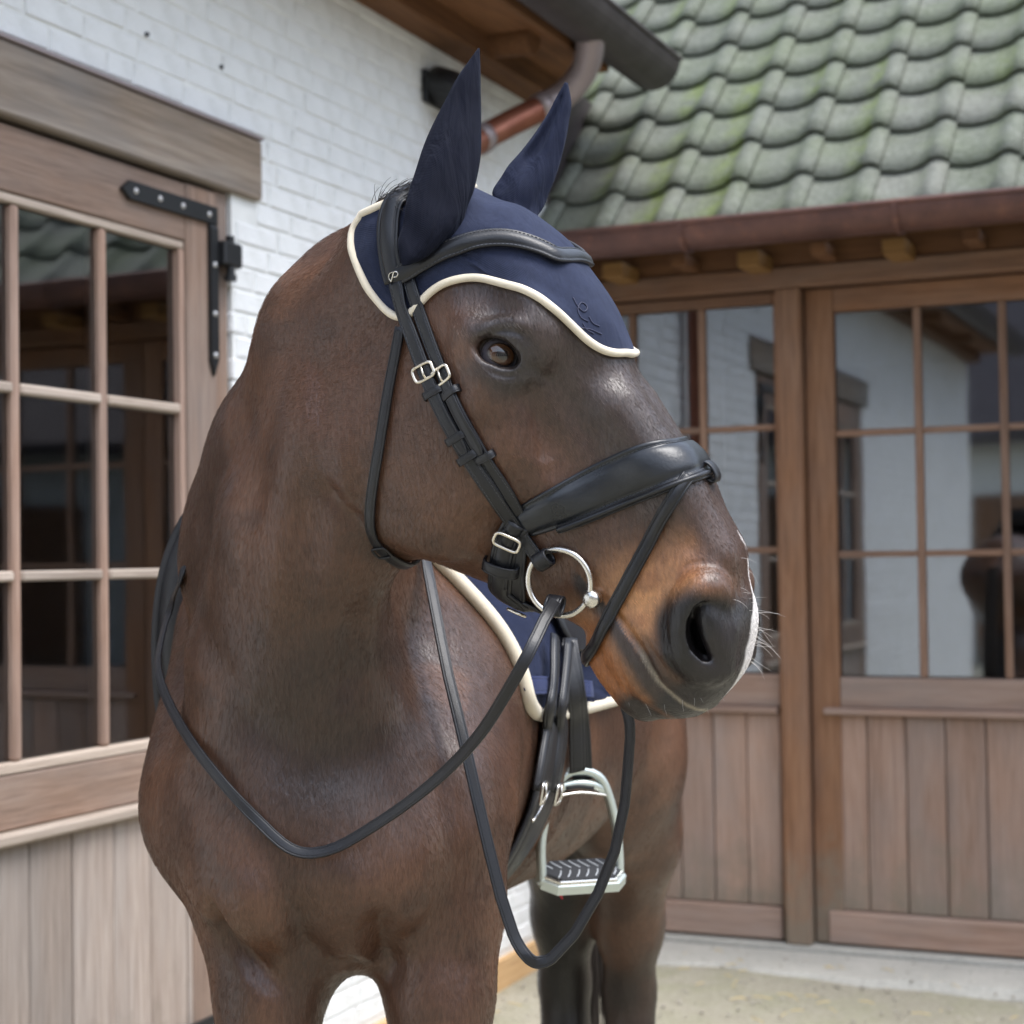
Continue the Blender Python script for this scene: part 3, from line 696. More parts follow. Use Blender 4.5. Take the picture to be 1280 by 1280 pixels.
# long angle hinge: pointed flat arm, upright arm, studs, pintle block (the whole hinge is one part of the door)
def hinge(door, T0, zc):
    LT = lambda t, z, n: LW(T0+t, z, n)
    n0, n1 = -.0035, .008
    mb = MB()
    def plate(o):
        V = [LT(t, z, n0) for t, z in o]+[LT(t, z, n1-.003) for t, z in o]; cx = sum(t for t, z in o)/len(o); cz = sum(z for t, z in o)/len(o)
        V += [LT(t+(cx-t)*.012, z+(cz-z)*.05, n1) for t, z in o]; k = len(o)
        return V, [tuple(range(k)), tuple(range(2*k, 3*k))]+[(i, (i+1) % k, k+(i+1) % k, k+i) for i in range(k)]+[(k+i, k+(i+1) % k, 2*k+(i+1) % k, 2*k+i) for i in range(k)]
    mb.add(*plate([(-.405, zc), (-.372, zc+.025), (.012, zc+.025), (.012, zc-.022), (-.372, zc-.022)]))
    mb.add(*plate([(-.024, zc-.024), (.012, zc-.024), (.012, zc-.385), (-.006, zc-.425), (-.024, zc-.385)]))
    mb.add(*hexa(LT, .0125, .098, zc-.128, zc-.062, n0, .030, .006))
    mb.add(*tube([LT(.055, zc-.045, .016), LT(.055, zc-.150, .016)], .012, 12)); mb.add(*tube([LT(.055, zc-.150, .016), LT(.055, zc-.165, .016)], .017, 12))
    mb.build('strap_hinge', m_iron, door)
    for t, z in ((-.352, zc+.001), (-.25, zc+.001), (-.15, zc+.001), (-.03, zc), (-.006, zc-.13), (-.006, zc-.26), (-.006, zc-.37)):
        c = LT(t, z, n1); V = []; 
        for r_, h in ((.0085, 0), (.007, .003), (.0035, .0052)): V += [c+N1*h+(D1*math.cos(2*math.pi*k/10)+np.array([0, 0, 1])*math.sin(2*math.pi*k/10))*r_ for k in range(10)]
        MB().add(V, [(i*10+k, i*10+(k+1) % 10, (i+1)*10+(k+1) % 10, (i+1)*10+k) for i in (0, 1) for k in range(10)]+[tuple(range(20, 30)), tuple(range(10))]).build('hinge_stud', m_stud, door)
hinge(dl_, -2.598, 2.420); hinge(dl_, -2.598, .30)
# eaves: wall plate, rafters, boards, gutter, roof
box('wall_plate', LW, WEND, -.36, 3.225, 3.375, .0015, .12, w1_warm, wb)
box('soffit_board', LW, WEND, -.47, 3.30, 3.335, .121, .335, w1_warm, wb)
NR = 8
for k in range(NR):
    t = -8.03+1.40*k
    if t > .1: break
    V = [LW(t+a, z, n) for a in (-.045, .045) for z, n in ((3.30, .1015), (3.42, .1015), (3.44, -.28), (3.35, -.28), (3.235, .36), (3.325, .36))]
    mb = MB(); c0, c1 = LW(t, 3.295, .1215), LW(t, 3.285, .27)
    mb.add(*tube([c0, c1], .058, 20)); mb.build('beam_end', w1_warm, wb, smooth=False)
mb = MB()
def slope(a0, a1, n_lo, n_hi, z_lo, th):
    z_hi = z_lo+(n_lo-n_hi)*.85
    V = [LW(a, z+o, n) for a in (a0, a1) for n, z in ((n_lo, z_lo), (n_hi, z_hi)) for o in (0, th)]
    return V, [(0, 1, 3, 2), (4, 6, 7, 5), (0, 4, 5, 1), (2, 3, 7, 6), (0, 2, 6, 4), (1, 5, 7, 3)]
MB().add(*slope(WEND, .05, .36, -3.2, 3.385, .10)).build('roof', m_zinc, wb)
box('fascia', LW, WEND, -.66, 3.27, 3.375, .3355, .355, w1_warm, wb)
box('valley_flashing', LW, -.30, 1.6, 2.64, 3.38, .0025, .012, m_zinc, wb)  # dark sheet standing in for the shade under the gutter
def gutter(fr, a0, a1, n, z, r, mat, parent, steps=2):
    mb = MB(); K = 14; V = []
    for a in (a0, a1):
        for rr in (r, r-.006):
            V += [fr(a, z-rr*math.sin(math.pi*k/K), n-rr*math.cos(math.pi*k/K)) for k in range(K+1)]
    m_ = K+1; Fc = []
    for k in range(K):
        Fc += [(k, k+1, 2*m_+k+1, 2*m_+k), (m_+k, 3*m_+k, 3*m_+k+1, m_+k+1), (k, m_+k, m_+k+1, k+1), (2*m_+k, 2*m_+k+1, 3*m_+k+1, 3*m_+k)]
    Fc += [(0, 2*m_, 3*m_, m_), (K, m_+K, 3*m_+K, 2*m_+K)]; mb.add(V, Fc)
    mb.add(*tube([fr(a0, z+.002, n+r), fr(a1, z+.002, n+r)], .010, 10))
    for a, e in ((a0, 1), (a1, -1)):       # closed ends
        V = [fr(a+e*.001, z-(r-.001)*math.sin(math.pi*k/K), n-(r-.001)*math.cos(math.pi*k/K)) for k in range(K+1)]+[fr(a+e*.006, z-(r-.001)*math.sin(math.pi*k/K), n-(r-.001)*math.cos(math.pi*k/K)) for k in range(K+1)]
        mb.add(V, [tuple(range(m_)), tuple(range(m_, 2*m_))]+[(k, k+1, m_+k+1, m_+k) for k in range(K)]+[(0, m_, 2*m_-1, m_-1)])
    return mb.build('gutter', mat, parent, smooth=False)
gutter(LW, WEND, -.265, .440, 3.372, .105, m_zinc, wb)
def lat(px, py, n):
    d = ray(px, py); o = CORNER+N1*n; return CAM+d*(((o-CAM)@N1)/(d@N1))
pp = resample([lat(738, 40, .44), lat(737, 62, .42), lat(730, 88, .38), lat(712, 112, .32), lat(690, 128, .26), lat(640, 153, .16), lat(606, 171, .11), lat(576, 188, .09)], 40)
MB().add(*tube(pp[:17], .050, 14)).build('pipe_elbow', m_lead, wb, smooth=True)
MB().add(*tube(pp[16:], .047, 14)).build('downpipe', m_cop2, wb, smooth=True)
MB().add(*tube([pp[31], pp[33]], .053, 14)).build('pipe_collar', m_lead, wb, smooth=True)
MB().add(*tube([pp[16], pp[18]], .053, 14)).build('pipe_collar', m_lead, wb, smooth=True)
MB().add(*tube(resample([pp[-2], pp[-1]+np.array([-.02, 0, -.05]), pp[-1]+np.array([-.025, 0, -.14]), pp[-1]+np.array([-.025, 0, -.3]), pp[-1]*np.array([1, 1, 0])+np.array([-.025, 0, .06])], 30), .043, 14)).build('downpipe', m_cop2, wb, smooth=True)
# room behind the door
mb = MB()
for q in ((-6.5, -.9, .0, .02, -4.3, -.31), (-6.5, -.9, 3.05, 3.07, -4.3, -.31), (-6.5, -.9, .02, 3.05, -4.32, -4.3), (-6.52, -6.5, .0, 3.07, -4.3, -.31), (-.9, -.88, .0, 3.07, -4.3, -.31)): mb.add(*hexa(LW, *q))
mb.build('room_lining', m_dark, wb)
for t, n in ((-2.2, -1.5), (-3.3, -2.4), (-1.4, -2.6)): box('room_partition', LW, t-.10, t+.10, .02, 2.7, n-.4, n+.1, m_inred, wb)
box('room_shelf', LW, -3.0, -2.0, 1.93, 1.96, -2.2, -1.7, m_inred, wb)

# unseen stable block behind the photographer, added to block low sky light
ob = empty('unseen_stable_block', (0, -9, 0), 'unseen stable block across the yard, added to block low sky light', 'building')
def OW(a, z, n): return np.array([a, -9.0+n, z])
def RW(a, z, n): return np.array([10.5-n, a, z])
for fr, a0, a1 in ((OW, -16, 10.4), (RW, -9, 3.2)):
    box('wall', fr, a0, a1, -.1, 3.1, -.3, 0, m_joint, ob); V = [fr(a, z, n) for a in (a0-.3, a1+.3) for z, n in ((2.95, .5), (3.1, .5), (6.6, -3.4), (6.45, -3.4))]
    MB().add(V, [(0, 1, 2, 3), (4, 7, 6, 5), (0, 4, 5, 1), (1, 5, 6, 2), (2, 6, 7, 3), (3, 7, 4, 0)]).build('roof', m_zinc, ob)
    for k in range(int((a1-a0)/2.4)): box('door', fr, a0+.6+2.4*k, a0+1.8+2.4*k, 0, 2.3, .0015, .05, w2_v, ob)
# black lamp high on the wall
lamp = empty('wall_lamp', LW(-1.25, 3.06, 0), 'small black lamp fixed high on the white brick wall', 'wall lamp')
box('back_plate', LW, -1.36, -1.16, 3.02, 3.13, .002, .02, m_iron, lamp)
seg = 20; V = []; Fc = []
prof_ = [(.018, .068, 3.125), (.035, .072, 3.135), (.09, .066, 3.12), (.13, .052, 3.085), (.15, .028, 3.05)]
for n, r_, zc in prof_: V += [LW(-1.26+r_*1.55*math.cos(2*math.pi*k/seg), zc-.045+r_*.9*math.sin(2*math.pi*k/seg), n) for k in range(seg)]
Fc = [(i*seg+k, i*seg+(k+1) % seg, (i+1)*seg+(k+1) % seg, (i+1)*seg+k) for i in range(len(prof_)-1) for k in range(seg)]+[tuple(range(seg)), tuple(range((len(prof_)-1)*seg, len(prof_)*seg))]
MB().add(V, Fc).build('shade', m_iron, lamp, smooth=True)

# ------------------------------------------------------------------ timber wing
tw = empty('timber_wing', BW(1, 0, 0), 'timber stable wing with glazed doors under a mossy pantile roof', 'building')
SE = 5.6
box('sill', BW, -.02, SE, -.02, .026, -.12, .016, m_conc, tw)
def bays(): return [(-.04, .822, 'fixed'), (.922, 2.065, 'leaf'), (2.065, 3.21, 'leaf'), (3.31, 4.3, 'fixed')]
box('post', BW, .822, .918, .0275, 2.518, -.13, .012, w2_v, tw, .006)
box('post', BW, 3.214, 3.31, .0275, 2.518, -.13, .012, w2_v, tw, .006)
box('post', BW, 4.30, 4.40, .0275, 2.518, -.13, .012, w2_v, tw, .006)
box('header_beam', BW, -.20, SE, 2.52, 2.60, -.13, .018, w2_l, tw, .006)
box('soffit_board', BW, -.20, SE, 2.601, 2.72, -.02, .004, w2_warm, tw)
def glazed(s0, s1, kind):
    d = bpy.data.objects.new('door' if kind == 'leaf' else 'window', None); COL.objects.link(d); d.parent = tw; d.location = Vector(BW(s0, 0, 0))-tw.location
    n0, n1 = (-.095, -.040) if kind == 'leaf' else (-.085, -.030)
    if kind == 'leaf': g0, g1 = s0+.115, s1-.10; zt, zb = 2.418, 1.040
    else: g0, g1 = s0+.03, s1-.022; zt, zb = 2.466, 1.048
    e = .003
    box('stile', BW, s0+e, g0-.004, .034, 2.512, n0, n1, w2_v, d)
    box('stile', BW, g1+.004, s1-e, .034, 2.512, n0, n1, w2_v, d)
    box('top_rail', BW, g0-.003, g1+.003, zt+.004, 2.512, n0, n1-.002, w2_l, d)
    box('middle_rail', BW, g0-.003, g1+.003, .921, zb-.004, n0, n1-.002, w2_kick, d)
    box('moulding', BW, (s0+.05 if kind == 'leaf' else g0), (s1-.05 if kind == 'leaf' else g1), .894, .920, n0, n1+.022, w2_kick, d, .006)
    nc = 3; cw = (g1-g0)/nc; hz = [zb+(zt-zb)*k/3 for k in (1, 2)]
    if kind == 'fixed': cw = .288; xs = [g1-cw*3, g1-cw*2, g1-cw, g1]; xs[0] = max(xs[0], g0)
    else: xs = [g0+cw*k for k in range(4)]
    zs = [zb, *hz, zt]
    for x in xs[1:-1]: box('muntin', BW, x-.014, x+.014, zb-.003, zt+.003, n0+.010, n1-.008, w2_mun, d, .005)
    for z in hz:
        for k in range(3): box('glazing_bar', BW, xs[k]+(.0145 if k else -.003), xs[k+1]-(.0145 if k < 2 else -.003), z-.012, z+.012, n0+.010, n1-.010, w2_munl, d, .004)
    for i in range(3):
        for k in range(3): box('pane', BW, xs[k]+.002, xs[k+1]-.002, zs[i]+.002, zs[i+1]-.002, n0+.022, n0+.028, m_glass2, d, 0)
    p0 = s0+.06 if kind == 'leaf' else g0; p1 = s1-.06 if kind == 'leaf' else g1; npl = max(1, int(round((p1-p0)/.146))); pw = (p1-p0)/npl
    for k in range(npl): box('plank', BW, p0+pw*k+.002, p0+pw*(k+1)-.002, .158, .892, n0+.006, n1-.010+rng.uniform(-.0025, .0025), w2_plank, d, .005)
    box('kickboard', BW, (s0+.055 if kind == 'leaf' else g0), (s1-.055 if kind == 'leaf' else g1), .036, .156, n0, n1+.012, w2_kick, d, .005)
for q in bays(): glazed(*q)
mb = MB()
for q in ((-.3, SE, .0, .02, -3.0, -.13), (-.3, SE, 2.52, 2.54, -3.0, -.13), (-.3, SE, .02, 2.52, -3.02, -3.0), (-.32, -.3, .0, 2.54, -3.0, -.13), (SE, SE+.02, .0, 2.54, -3.0, -.13)): mb.add(*hexa(BW, *q))
mb.build('room_lining', m_dark, tw)
box('gable_wall', BW, 4.405, SE, .0275, 2.518, -.13, .0, w2_plank, tw)
# rafter ends, gutter
for s in (.233, .775, 1.317, 1.859, 2.40, 2.94, 3.48, 4.02, 4.56): box('rafter_end', BW, s-.042, s+.042, 2.580, 2.640, .0055, .20, w2_end, tw)
for s in (.50, 1.04, 1.59, 2.13): box('soffit_batten', BW, s-.03, s+.03, 2.605, 2.65, .0055, .20, w2_warm, tw)
gutter(BW, .04, SE, .455, 2.700, .088, m_copper, tw)
for s in (.62, 1.39, 2.16): 
    P = [BW(s, 2.70-.092*math.sin(a), .455-.092*math.cos(a)) for a in np.linspace(0, math.pi, 20)]
    Nn = [BW(0, -math.sin(a), -math.cos(a))-BW(0, 0, 0) for a in np.linspace(0, math.pi, 20)]
    MB().add(*strap(P, Nn, .022, .003)).build('gutter_bracket', m_copper, tw)
# pantile roof at 45 degrees: every visible tile is a part
m_tile, nt, b = mat_new('mossy_pantile'); vec = coords(nt, kind='Object'); oi = N(nt, 'ShaderNodeObjectInfo'); ge = N(nt, 'ShaderNodeNewGeometry')
wp = N(nt, 'ShaderNodeVectorMath', operation='ADD'); nt.links.new(ge.outputs['Position'], wp.inputs[0])
n1 = noise(nt, wp.outputs[0], 3.0, 5, .6); n2 = noise(nt, wp.outputs[0], 13, 5, .65); n3 = noise(nt, wp.outputs[0], 60, 4, .6)
base = ramp(nt, oi.outputs['Random'], [(0, (.070, .080, .058)), (.35, (.118, .130, .094)), (.65, (.095, .109, .082)), (1, (.160, .160, .135))])
col = mix(nt, .35, base, ramp(nt, n2, [(.3, (.055, .06, .044)), (.7, (.205, .215, .18))]))
col = mix(nt, math_n(nt, 'MULTIPLY', ramp(nt, n1, [(.44, (0, 0, 0)), (.62, (1, 1, 1))]), .45), col, (.075, .105, .035))
at_ = N(nt, 'ShaderNodeAttribute', attribute_name='moss'); mossf = math_n(nt, 'MULTIPLY', at_.outputs['Fac'], ramp(nt, n2, [(.35, (0, 0, 0)), (.6, (1, 1, 1))]))
col = mix(nt, mossf, col, (.12, .165, .02)); col = mix(nt, .25, col, ramp(nt, n3, [(.35, (.07, .07, .055)), (.7, (.36, .37, .33))]))
nt.links.new(col, b.inputs['Base Color']); b.inputs['Roughness'].default_value = .8; b.inputs['Specular IOR Level'].default_value = .35; bump(nt, b, math_n(nt, 'ADD', n3, n2), .5, .006)
m_cut, nt, b = mat_new('roof_underlay'); b.inputs['Base Color'].default_value = (.02, .02, .018, 1); b.inputs['Roughness'].default_value = .9
TW_, GA = .2435, .262; SL = math.radians(45); cs_, sn_ = math.cos(SL), math.sin(SL)
E_N, E_Z = .425, 2.715                                   # eaves line
def RF(s, q, h): return BW(s, E_Z+q*sn_+h*cs_, E_N-q*cs_+h*sn_)      # along eaves, up the slope, off the slope
roof = bpy.data.objects.new('roof', None); COL.objects.link(roof); roof.parent = tw; roof.location = Vector(RF(1, 0, 0))-tw.location
mb = MB(); V = [RF(s, q, h) for s in (-.75, SE) for q in (0.02, 2.9) for h in (-.06, -.035)]; mb.add(V, [(0, 1, 3, 2), (4, 6, 7, 5), (0, 4, 5, 1), (2, 3, 7, 6), (0, 2, 6, 4), (1, 5, 7, 3)]); mb.build('underlay', m_cut, roof)
def tile_prof(x):       # x 0..1 across: shallow trough then a roll at the right-hand side
    if x < .74: return -.013*math.sin(math.pi*x/.74)**.9+.004*(x/.74)
    u_ = (x-.74)/.36; return .004+.024*math.sin(math.pi*min(1, u_*.98))**.85
def tile_mesh(seed):
    r2 = np.random.default_rng(seed); K, R_ = 14, 4; L = GA+.055; V = []; dr = r2.uniform(-.004, .004); tilt = r2.uniform(-.005, .005)
    for lay_ in (0, -.015):
        for j in range(R_):
            q = L*j/(R_-1)
            for k in range(K+1):
                x = 1.09*k/K; nib = .010*math.sin(math.pi*min(1, x/.74))*(1 if j == 0 else 0)
                V.append((x*TW_, q-nib+dr, tile_prof(x)+lay_+.026*(1-j/(R_-1))-.010+tilt*(x-.5)))
    m_ = K+1; n_ = R_*m_; Fc = []
    for j in range(R_-1):
        for k in range(K):
            a = j*m_+k; Fc += [(a, a+1, a+m_+1, a+m_), (n_+a, n_+a+m_, n_+a+m_+1, n_+a+1)]
    for k in range(K): Fc += [(k, n_+k, n_+k+1, k+1)]
    for j in range(R_-1): Fc += [(j*m_, (j+1)*m_, n_+(j+1)*m_, n_+j*m_), (j*m_+K, n_+j*m_+K, n_+(j+1)*m_+K, (j+1)*m_+K)]
    return V, Fc
# axes of the roof plane
XA = D2; YA = nrm(RF(0, 1, 0)-RF(0, 0, 0)); ZA = nrm(RF(0, 0, 1)-RF(0, 0, 0)); RM = np.stack([XA, YA, ZA])
variants = []
for v in range(6):
    V, Fc = tile_mesh(v+50); me = bpy.data.meshes.new('roof_tile'); me.from_pydata([tuple(np.array(p)@RM) for p in V], [], Fc)
    bm = bmesh.new(); bm.from_mesh(me); bmesh.ops.recalc_face_normals(bm, faces=bm.faces); bm.to_mesh(me); bm.free()
    me.polygons.foreach_set('use_smooth', [True]*len(me.polygons)); me.materials.append(m_tile)
    mo = me.attributes.new('moss', 'FLOAT', 'POINT'); mo.data.foreach_set('value', [float(.0+(.9 if v % 3 == 2 else .25)*max(0, min(1, (p[0]/TW_-.45)/.3))*(p[0]/TW_ < .78)) for p in V]); variants.append(me)
mossy = bpy.data.meshes
def add_tile(s, q, v, extra=0):
    o = bpy.data.objects.new('roof_tile', variants[v]); COL.objects.link(o); o.parent = roof
    o.location = Vector(RF(s, q, 0))-wloc(roof)
# neighbouring tiles to the lower left carry thick moss
me = variants[2].copy(); me.name = 'roof_tile'; me.attributes['moss'].data.foreach_set('value', [float(1.0*max(0, min(1, (p[0]/TW_-.30)/.3))*(p[0]/TW_ < .80)) for p in tile_mesh(52)[0]]); variants.append(me)
ncol, nrow = 25, 10; rest = MB(); cnt = 0
for r in range(nrow):
    for c in range(-4, ncol-4):
        s = .08+TW_*c-.03; q = -.035+GA*r; p = proj(RF(s+.12, q+.12, 0)); v = int(rng.integers(0, 6))
        if c in (1, 2) and r < 4: v = 6 if rng.uniform() < .75 else 2
        if c < 0 and RF(s, q, 0)@np.array([1, 0, 0]) < -5: continue
        if -60 < p[0] < 1340 and -60 < p[1] < 330 and cnt < 290: add_tile(s, q, v); cnt += 1
        else:
            me = variants[v]; rest.add([np.array(x.co)+RF(s, q, 0) for x in me.vertices], [tuple(f.vertices) for f in me.polygons])
o = rest.build('tiling', m_tile, roof, smooth=True); tag(o, kind='stuff'); mo = o.data.attributes.new('moss', 'FLOAT', 'POINT')
# ---- coat colours: pigment and some painted shade, stored per vertex
def sstep(a, b, x): t = np.clip((x-a)/(b-a), 0, 1); return t*t*(3-2*t)
def vnoise(P, s, seed=0):
    """cheap smooth value noise"""
    P = P*s+seed*17.3; i = np.floor(P).astype(np.int64); f = P-i; f = f*f*(3-2*f); out = 0
    for a in (0, 1):
        for b in (0, 1):
            for c in (0, 1):
                h = ((i[:, 0]+a)*73856093 ^ (i[:, 1]+b)*19349663 ^ (i[:, 2]+c)*83492791) & 0xffff
                h = (h*40503 & 0xffff)/65535.0
                out = out+h*(f[:, 0] if a else 1-f[:, 0])*(f[:, 1] if b else 1-f[:, 1])*(f[:, 2] if c else 1-f[:, 2])
    return out
def coat_colour(V):
    h = to_head(V); u, v, w = h.T; aw = np.abs(w)
    n1 = vnoise(V, 14, 1); n2 = vnoise(V, 45, 2); n3 = vnoise(V, 6, 3)
    c = np.empty((len(V), 3)); c[:] = (.092, .0425, .0240)
    def lay(m, col):
        m = np.clip(m, 0, 1)[:, None]; c[:] = c*(1-m)+np.array(col)*m
    lay(.75*sstep(.45, .75, n3), (.060, .0285, .0165))
    lay(.75*sstep(.48, .72, n1), (.132, .061, .033)); lay(.45*sstep(.55, .8, vnoise(V, 28, 5)), (.052, .0255, .016))
    # legs turn black towards the ground
    lay(sstep(.92, .55, V[:, 2]+.1*(n1-.5))*(V[:, 1] < 3), (.012, .009, .008))
    lay(sstep(.86, .55, V[:, 2]+.14*(n1-.5))*(V[:, 1] > 3.1), (.022, .014, .011))
    lay(sstep(1.12, .95, V[:, 2]+.1*(n1-.5))*(V[:, 1] > 3.1)*sstep(.17, .10, V[:, 0]), (.010, .008, .007))  # right hind leg: its deep shade painted near black
    # lower neck and throat: shade under head and neck painted into the coat
    neck = sstep(.19, .03, np.hypot(V[:, 0]+.255, (V[:, 2]-1.30)*.75))*(V[:, 1] < 2.4)
    lay(.80*neck, (.026, .016, .012))
    head = (V[:, 1] < 2.08) & (v > -.38) & (u > -.32) & (u < .40)
    H = head.astype(float)
    # face: grey-brown over nose and round the eye, redder cheek
    lay(H*.75*sstep(-.16, -.02, v)*sstep(-.30, -.1, u)*sstep(.26, .12, u), (.058, .044, .040))
    lay(H*.40*sstep(-.25, -.08, u)*sstep(-.13, -.05, v), (.036, .027, .024))
    lay(H*.55*np.exp(-((u+.04)**2+(v+.20)**2)/.008), (.094, .044, .027))
    e = np.hypot((u+.066)/1.15, v+.088)
    lay(H*.85*sstep(.055, .026, e+.012*(n2-.5))*sstep(.05, .08, aw), (.032, .0275, .0265))
    lay(H*.60*np.exp(-((u+.088)**2+(v+.118)**2)/.00030), (.21, .095, .042))
    lay(H*.45*np.exp(-((u+.045)**2+(v+.128)**2)/.00030), (.15, .075, .042))
    # mealy muzzle
    tan = sstep(.165, .225, u+.05*(v+.11)+.025*(n1-.5))*sstep(-.018, -.055, v+.02*(n2-.5))
    lay(H*(.72+.5*(n1-.5))*tan, (.40, .185, .080))
    lay(H*.75*np.exp(-((u-.238)**2+(v+.122)**2)/.0016), (.58, .285, .115))
    lay(H*.55*sstep(.45, .75, n2)*tan, (.19, .075, .034))
    lay(H*.5*sstep(.45, .7, n1)*sstep(.12, .18, u)*sstep(.27, .2, u), (.085, .050, .034))
    # dark nostril, lips, chin edge
    nx, nv = .314, -.082
    lay(H*sstep(.066, .042, np.hypot((u-nx)/1.12, (v-nv)*.98)+.012*(n2-.5)), (.0085, .007, .0075))
    lay(H*sstep(.326, .345, u+.35*(v+.12)*(v > -.12)+.012*(n2-.5)), (.017, .013, .013))
    # mouth: dark skin along the lips, with a thin pale edge on the upper one
    ml = np.array([hpl(px, py, -.045) for px, py in ((735, 728), (752, 748), (773, 772), (803, 816), (823, 853), (850, 882), (868, 896))])
    best = np.full(len(V), 1e9); sgn = np.zeros(len(V)); par = np.zeros(len(V))
    for i, (a, b) in enumerate(zip(ml[:-1], ml[1:])):
        ab = b-a; q = np.stack([u, v], 1)-a; t = np.clip((q@ab)/(ab@ab), 0, 1); dd = np.hypot(*(q-t[:, None]*ab).T); cr = ab[0]*q[:, 1]-ab[1]*q[:, 0]
        m = dd < best; best[m] = dd[m]; sgn[m] = cr[m]; par[m] = i+t[m]
    dn = best+.004*(n2-.5)
    lay(H*.92*sstep(.026, .010, dn)*(sgn < 0), (.030, .026, .026))
    lay(H*.9*sstep(.030, .012, dn)*(sgn > 0)*sstep(2.2, 3.4, par), (.024, .018, .017))
    low = (sgn < 0)*sstep(.020, .034, dn)*sstep(.21, .25, u)
    lay(H*low, (.33, .130, .048))
    lay(H*low*sstep(.30, .325, u+.02*(n2-.5)), (.03, .022, .02))
    lay(H*.75*np.exp(-((best-.0035)/.0022)**2)*(sgn > 0)*sstep(2.6, 3.2, par), (.42, .36, .27))
    # white snip: a thin line down the nose that widens between the nostrils
    wl_ = np.interp(u, [.225, .245, .27, .295, .32, .345, .36, .372, .38], [0, .0016, .0028, .0055, .016, .021, .017, .006, 0])
    ctr = np.interp(u, [.2, .28, .33, .37], [.014, .013, .001, -.002])
    lay(H*sstep(1.15, .8, (np.abs(w-ctr)+.006*(n2-.5)+.003*(vnoise(V, 160, 9)-.5))/(wl_+1e-5))*(wl_ > 0)*(v > -.15), (.78, .74, .72))
    return c
HC_ = coat_colour(HV_)
m_coat, nt, b = mat_new('bay_coat')
at_ = N(nt, 'ShaderNodeAttribute', attribute_name='coat')
vec = coords(nt, (1, 1, 1)); vs = coords(nt, (260, 260, 70)); vs2 = coords(nt, (70, 70, 30), rot=(0, .5, .2))
f1 = noise(nt, vs, 1.0, 3); f2 = noise(nt, vec, 120, 5, .65); f3 = noise(nt, vec, 11, 4, .6)
k = math_n(nt, 'ADD', math_n(nt, 'MULTIPLY', f1, .55), math_n(nt, 'MULTIPLY', f2, .45))
k = math_n(nt, 'ADD', math_n(nt, 'MULTIPLY', k, 1.5), .12)
k = math_n(nt, 'MULTIPLY', k, math_n(nt, 'ADD', math_n(nt, 'MULTIPLY', f3, .5), .75))
vm = N(nt, 'ShaderNodeVectorMath', operation='SCALE'); nt.links.new(at_.outputs['Color'], vm.inputs[0]); nt.links.new(k, vm.inputs['Scale'])
nt.links.new(vm.outputs[0], b.inputs['Base Color'])
b.inputs['Roughness'].default_value = .46; b.inputs['Specular IOR Level'].default_value = .56
b.inputs['Sheen Weight'].default_value = .0; b.inputs['Sheen Roughness'].default_value = .35; b.inputs['Sheen Tint'].default_value = (.75, .68, .66, 1)
r_ = math_n(nt, 'ADD', math_n(nt, 'MULTIPLY', f3, .24), .25); nt.links.new(r_, b.inputs['Roughness'])
hsum = math_n(nt, 'ADD', f1, math_n(nt, 'MULTIPLY', noise(nt, vs2, 1.0, 3), 1.2)); bump(nt, b, hsum, .55, .0018)

horse = empty('horse', (-.2, 2.6, 0), 'dark bay horse with tan muzzle standing in the yard, head turned over its shoulder', 'horse')
body = mesh_obj('body', HV_, HF_, m_coat, horse, smooth=True)
ca = body.data.color_attributes.new('coat', 'FLOAT_COLOR', 'POINT')
ca.data.foreach_set('color', np.concatenate([HC_, np.ones((len(HC_), 1))], 1).astype(np.float32).ravel())

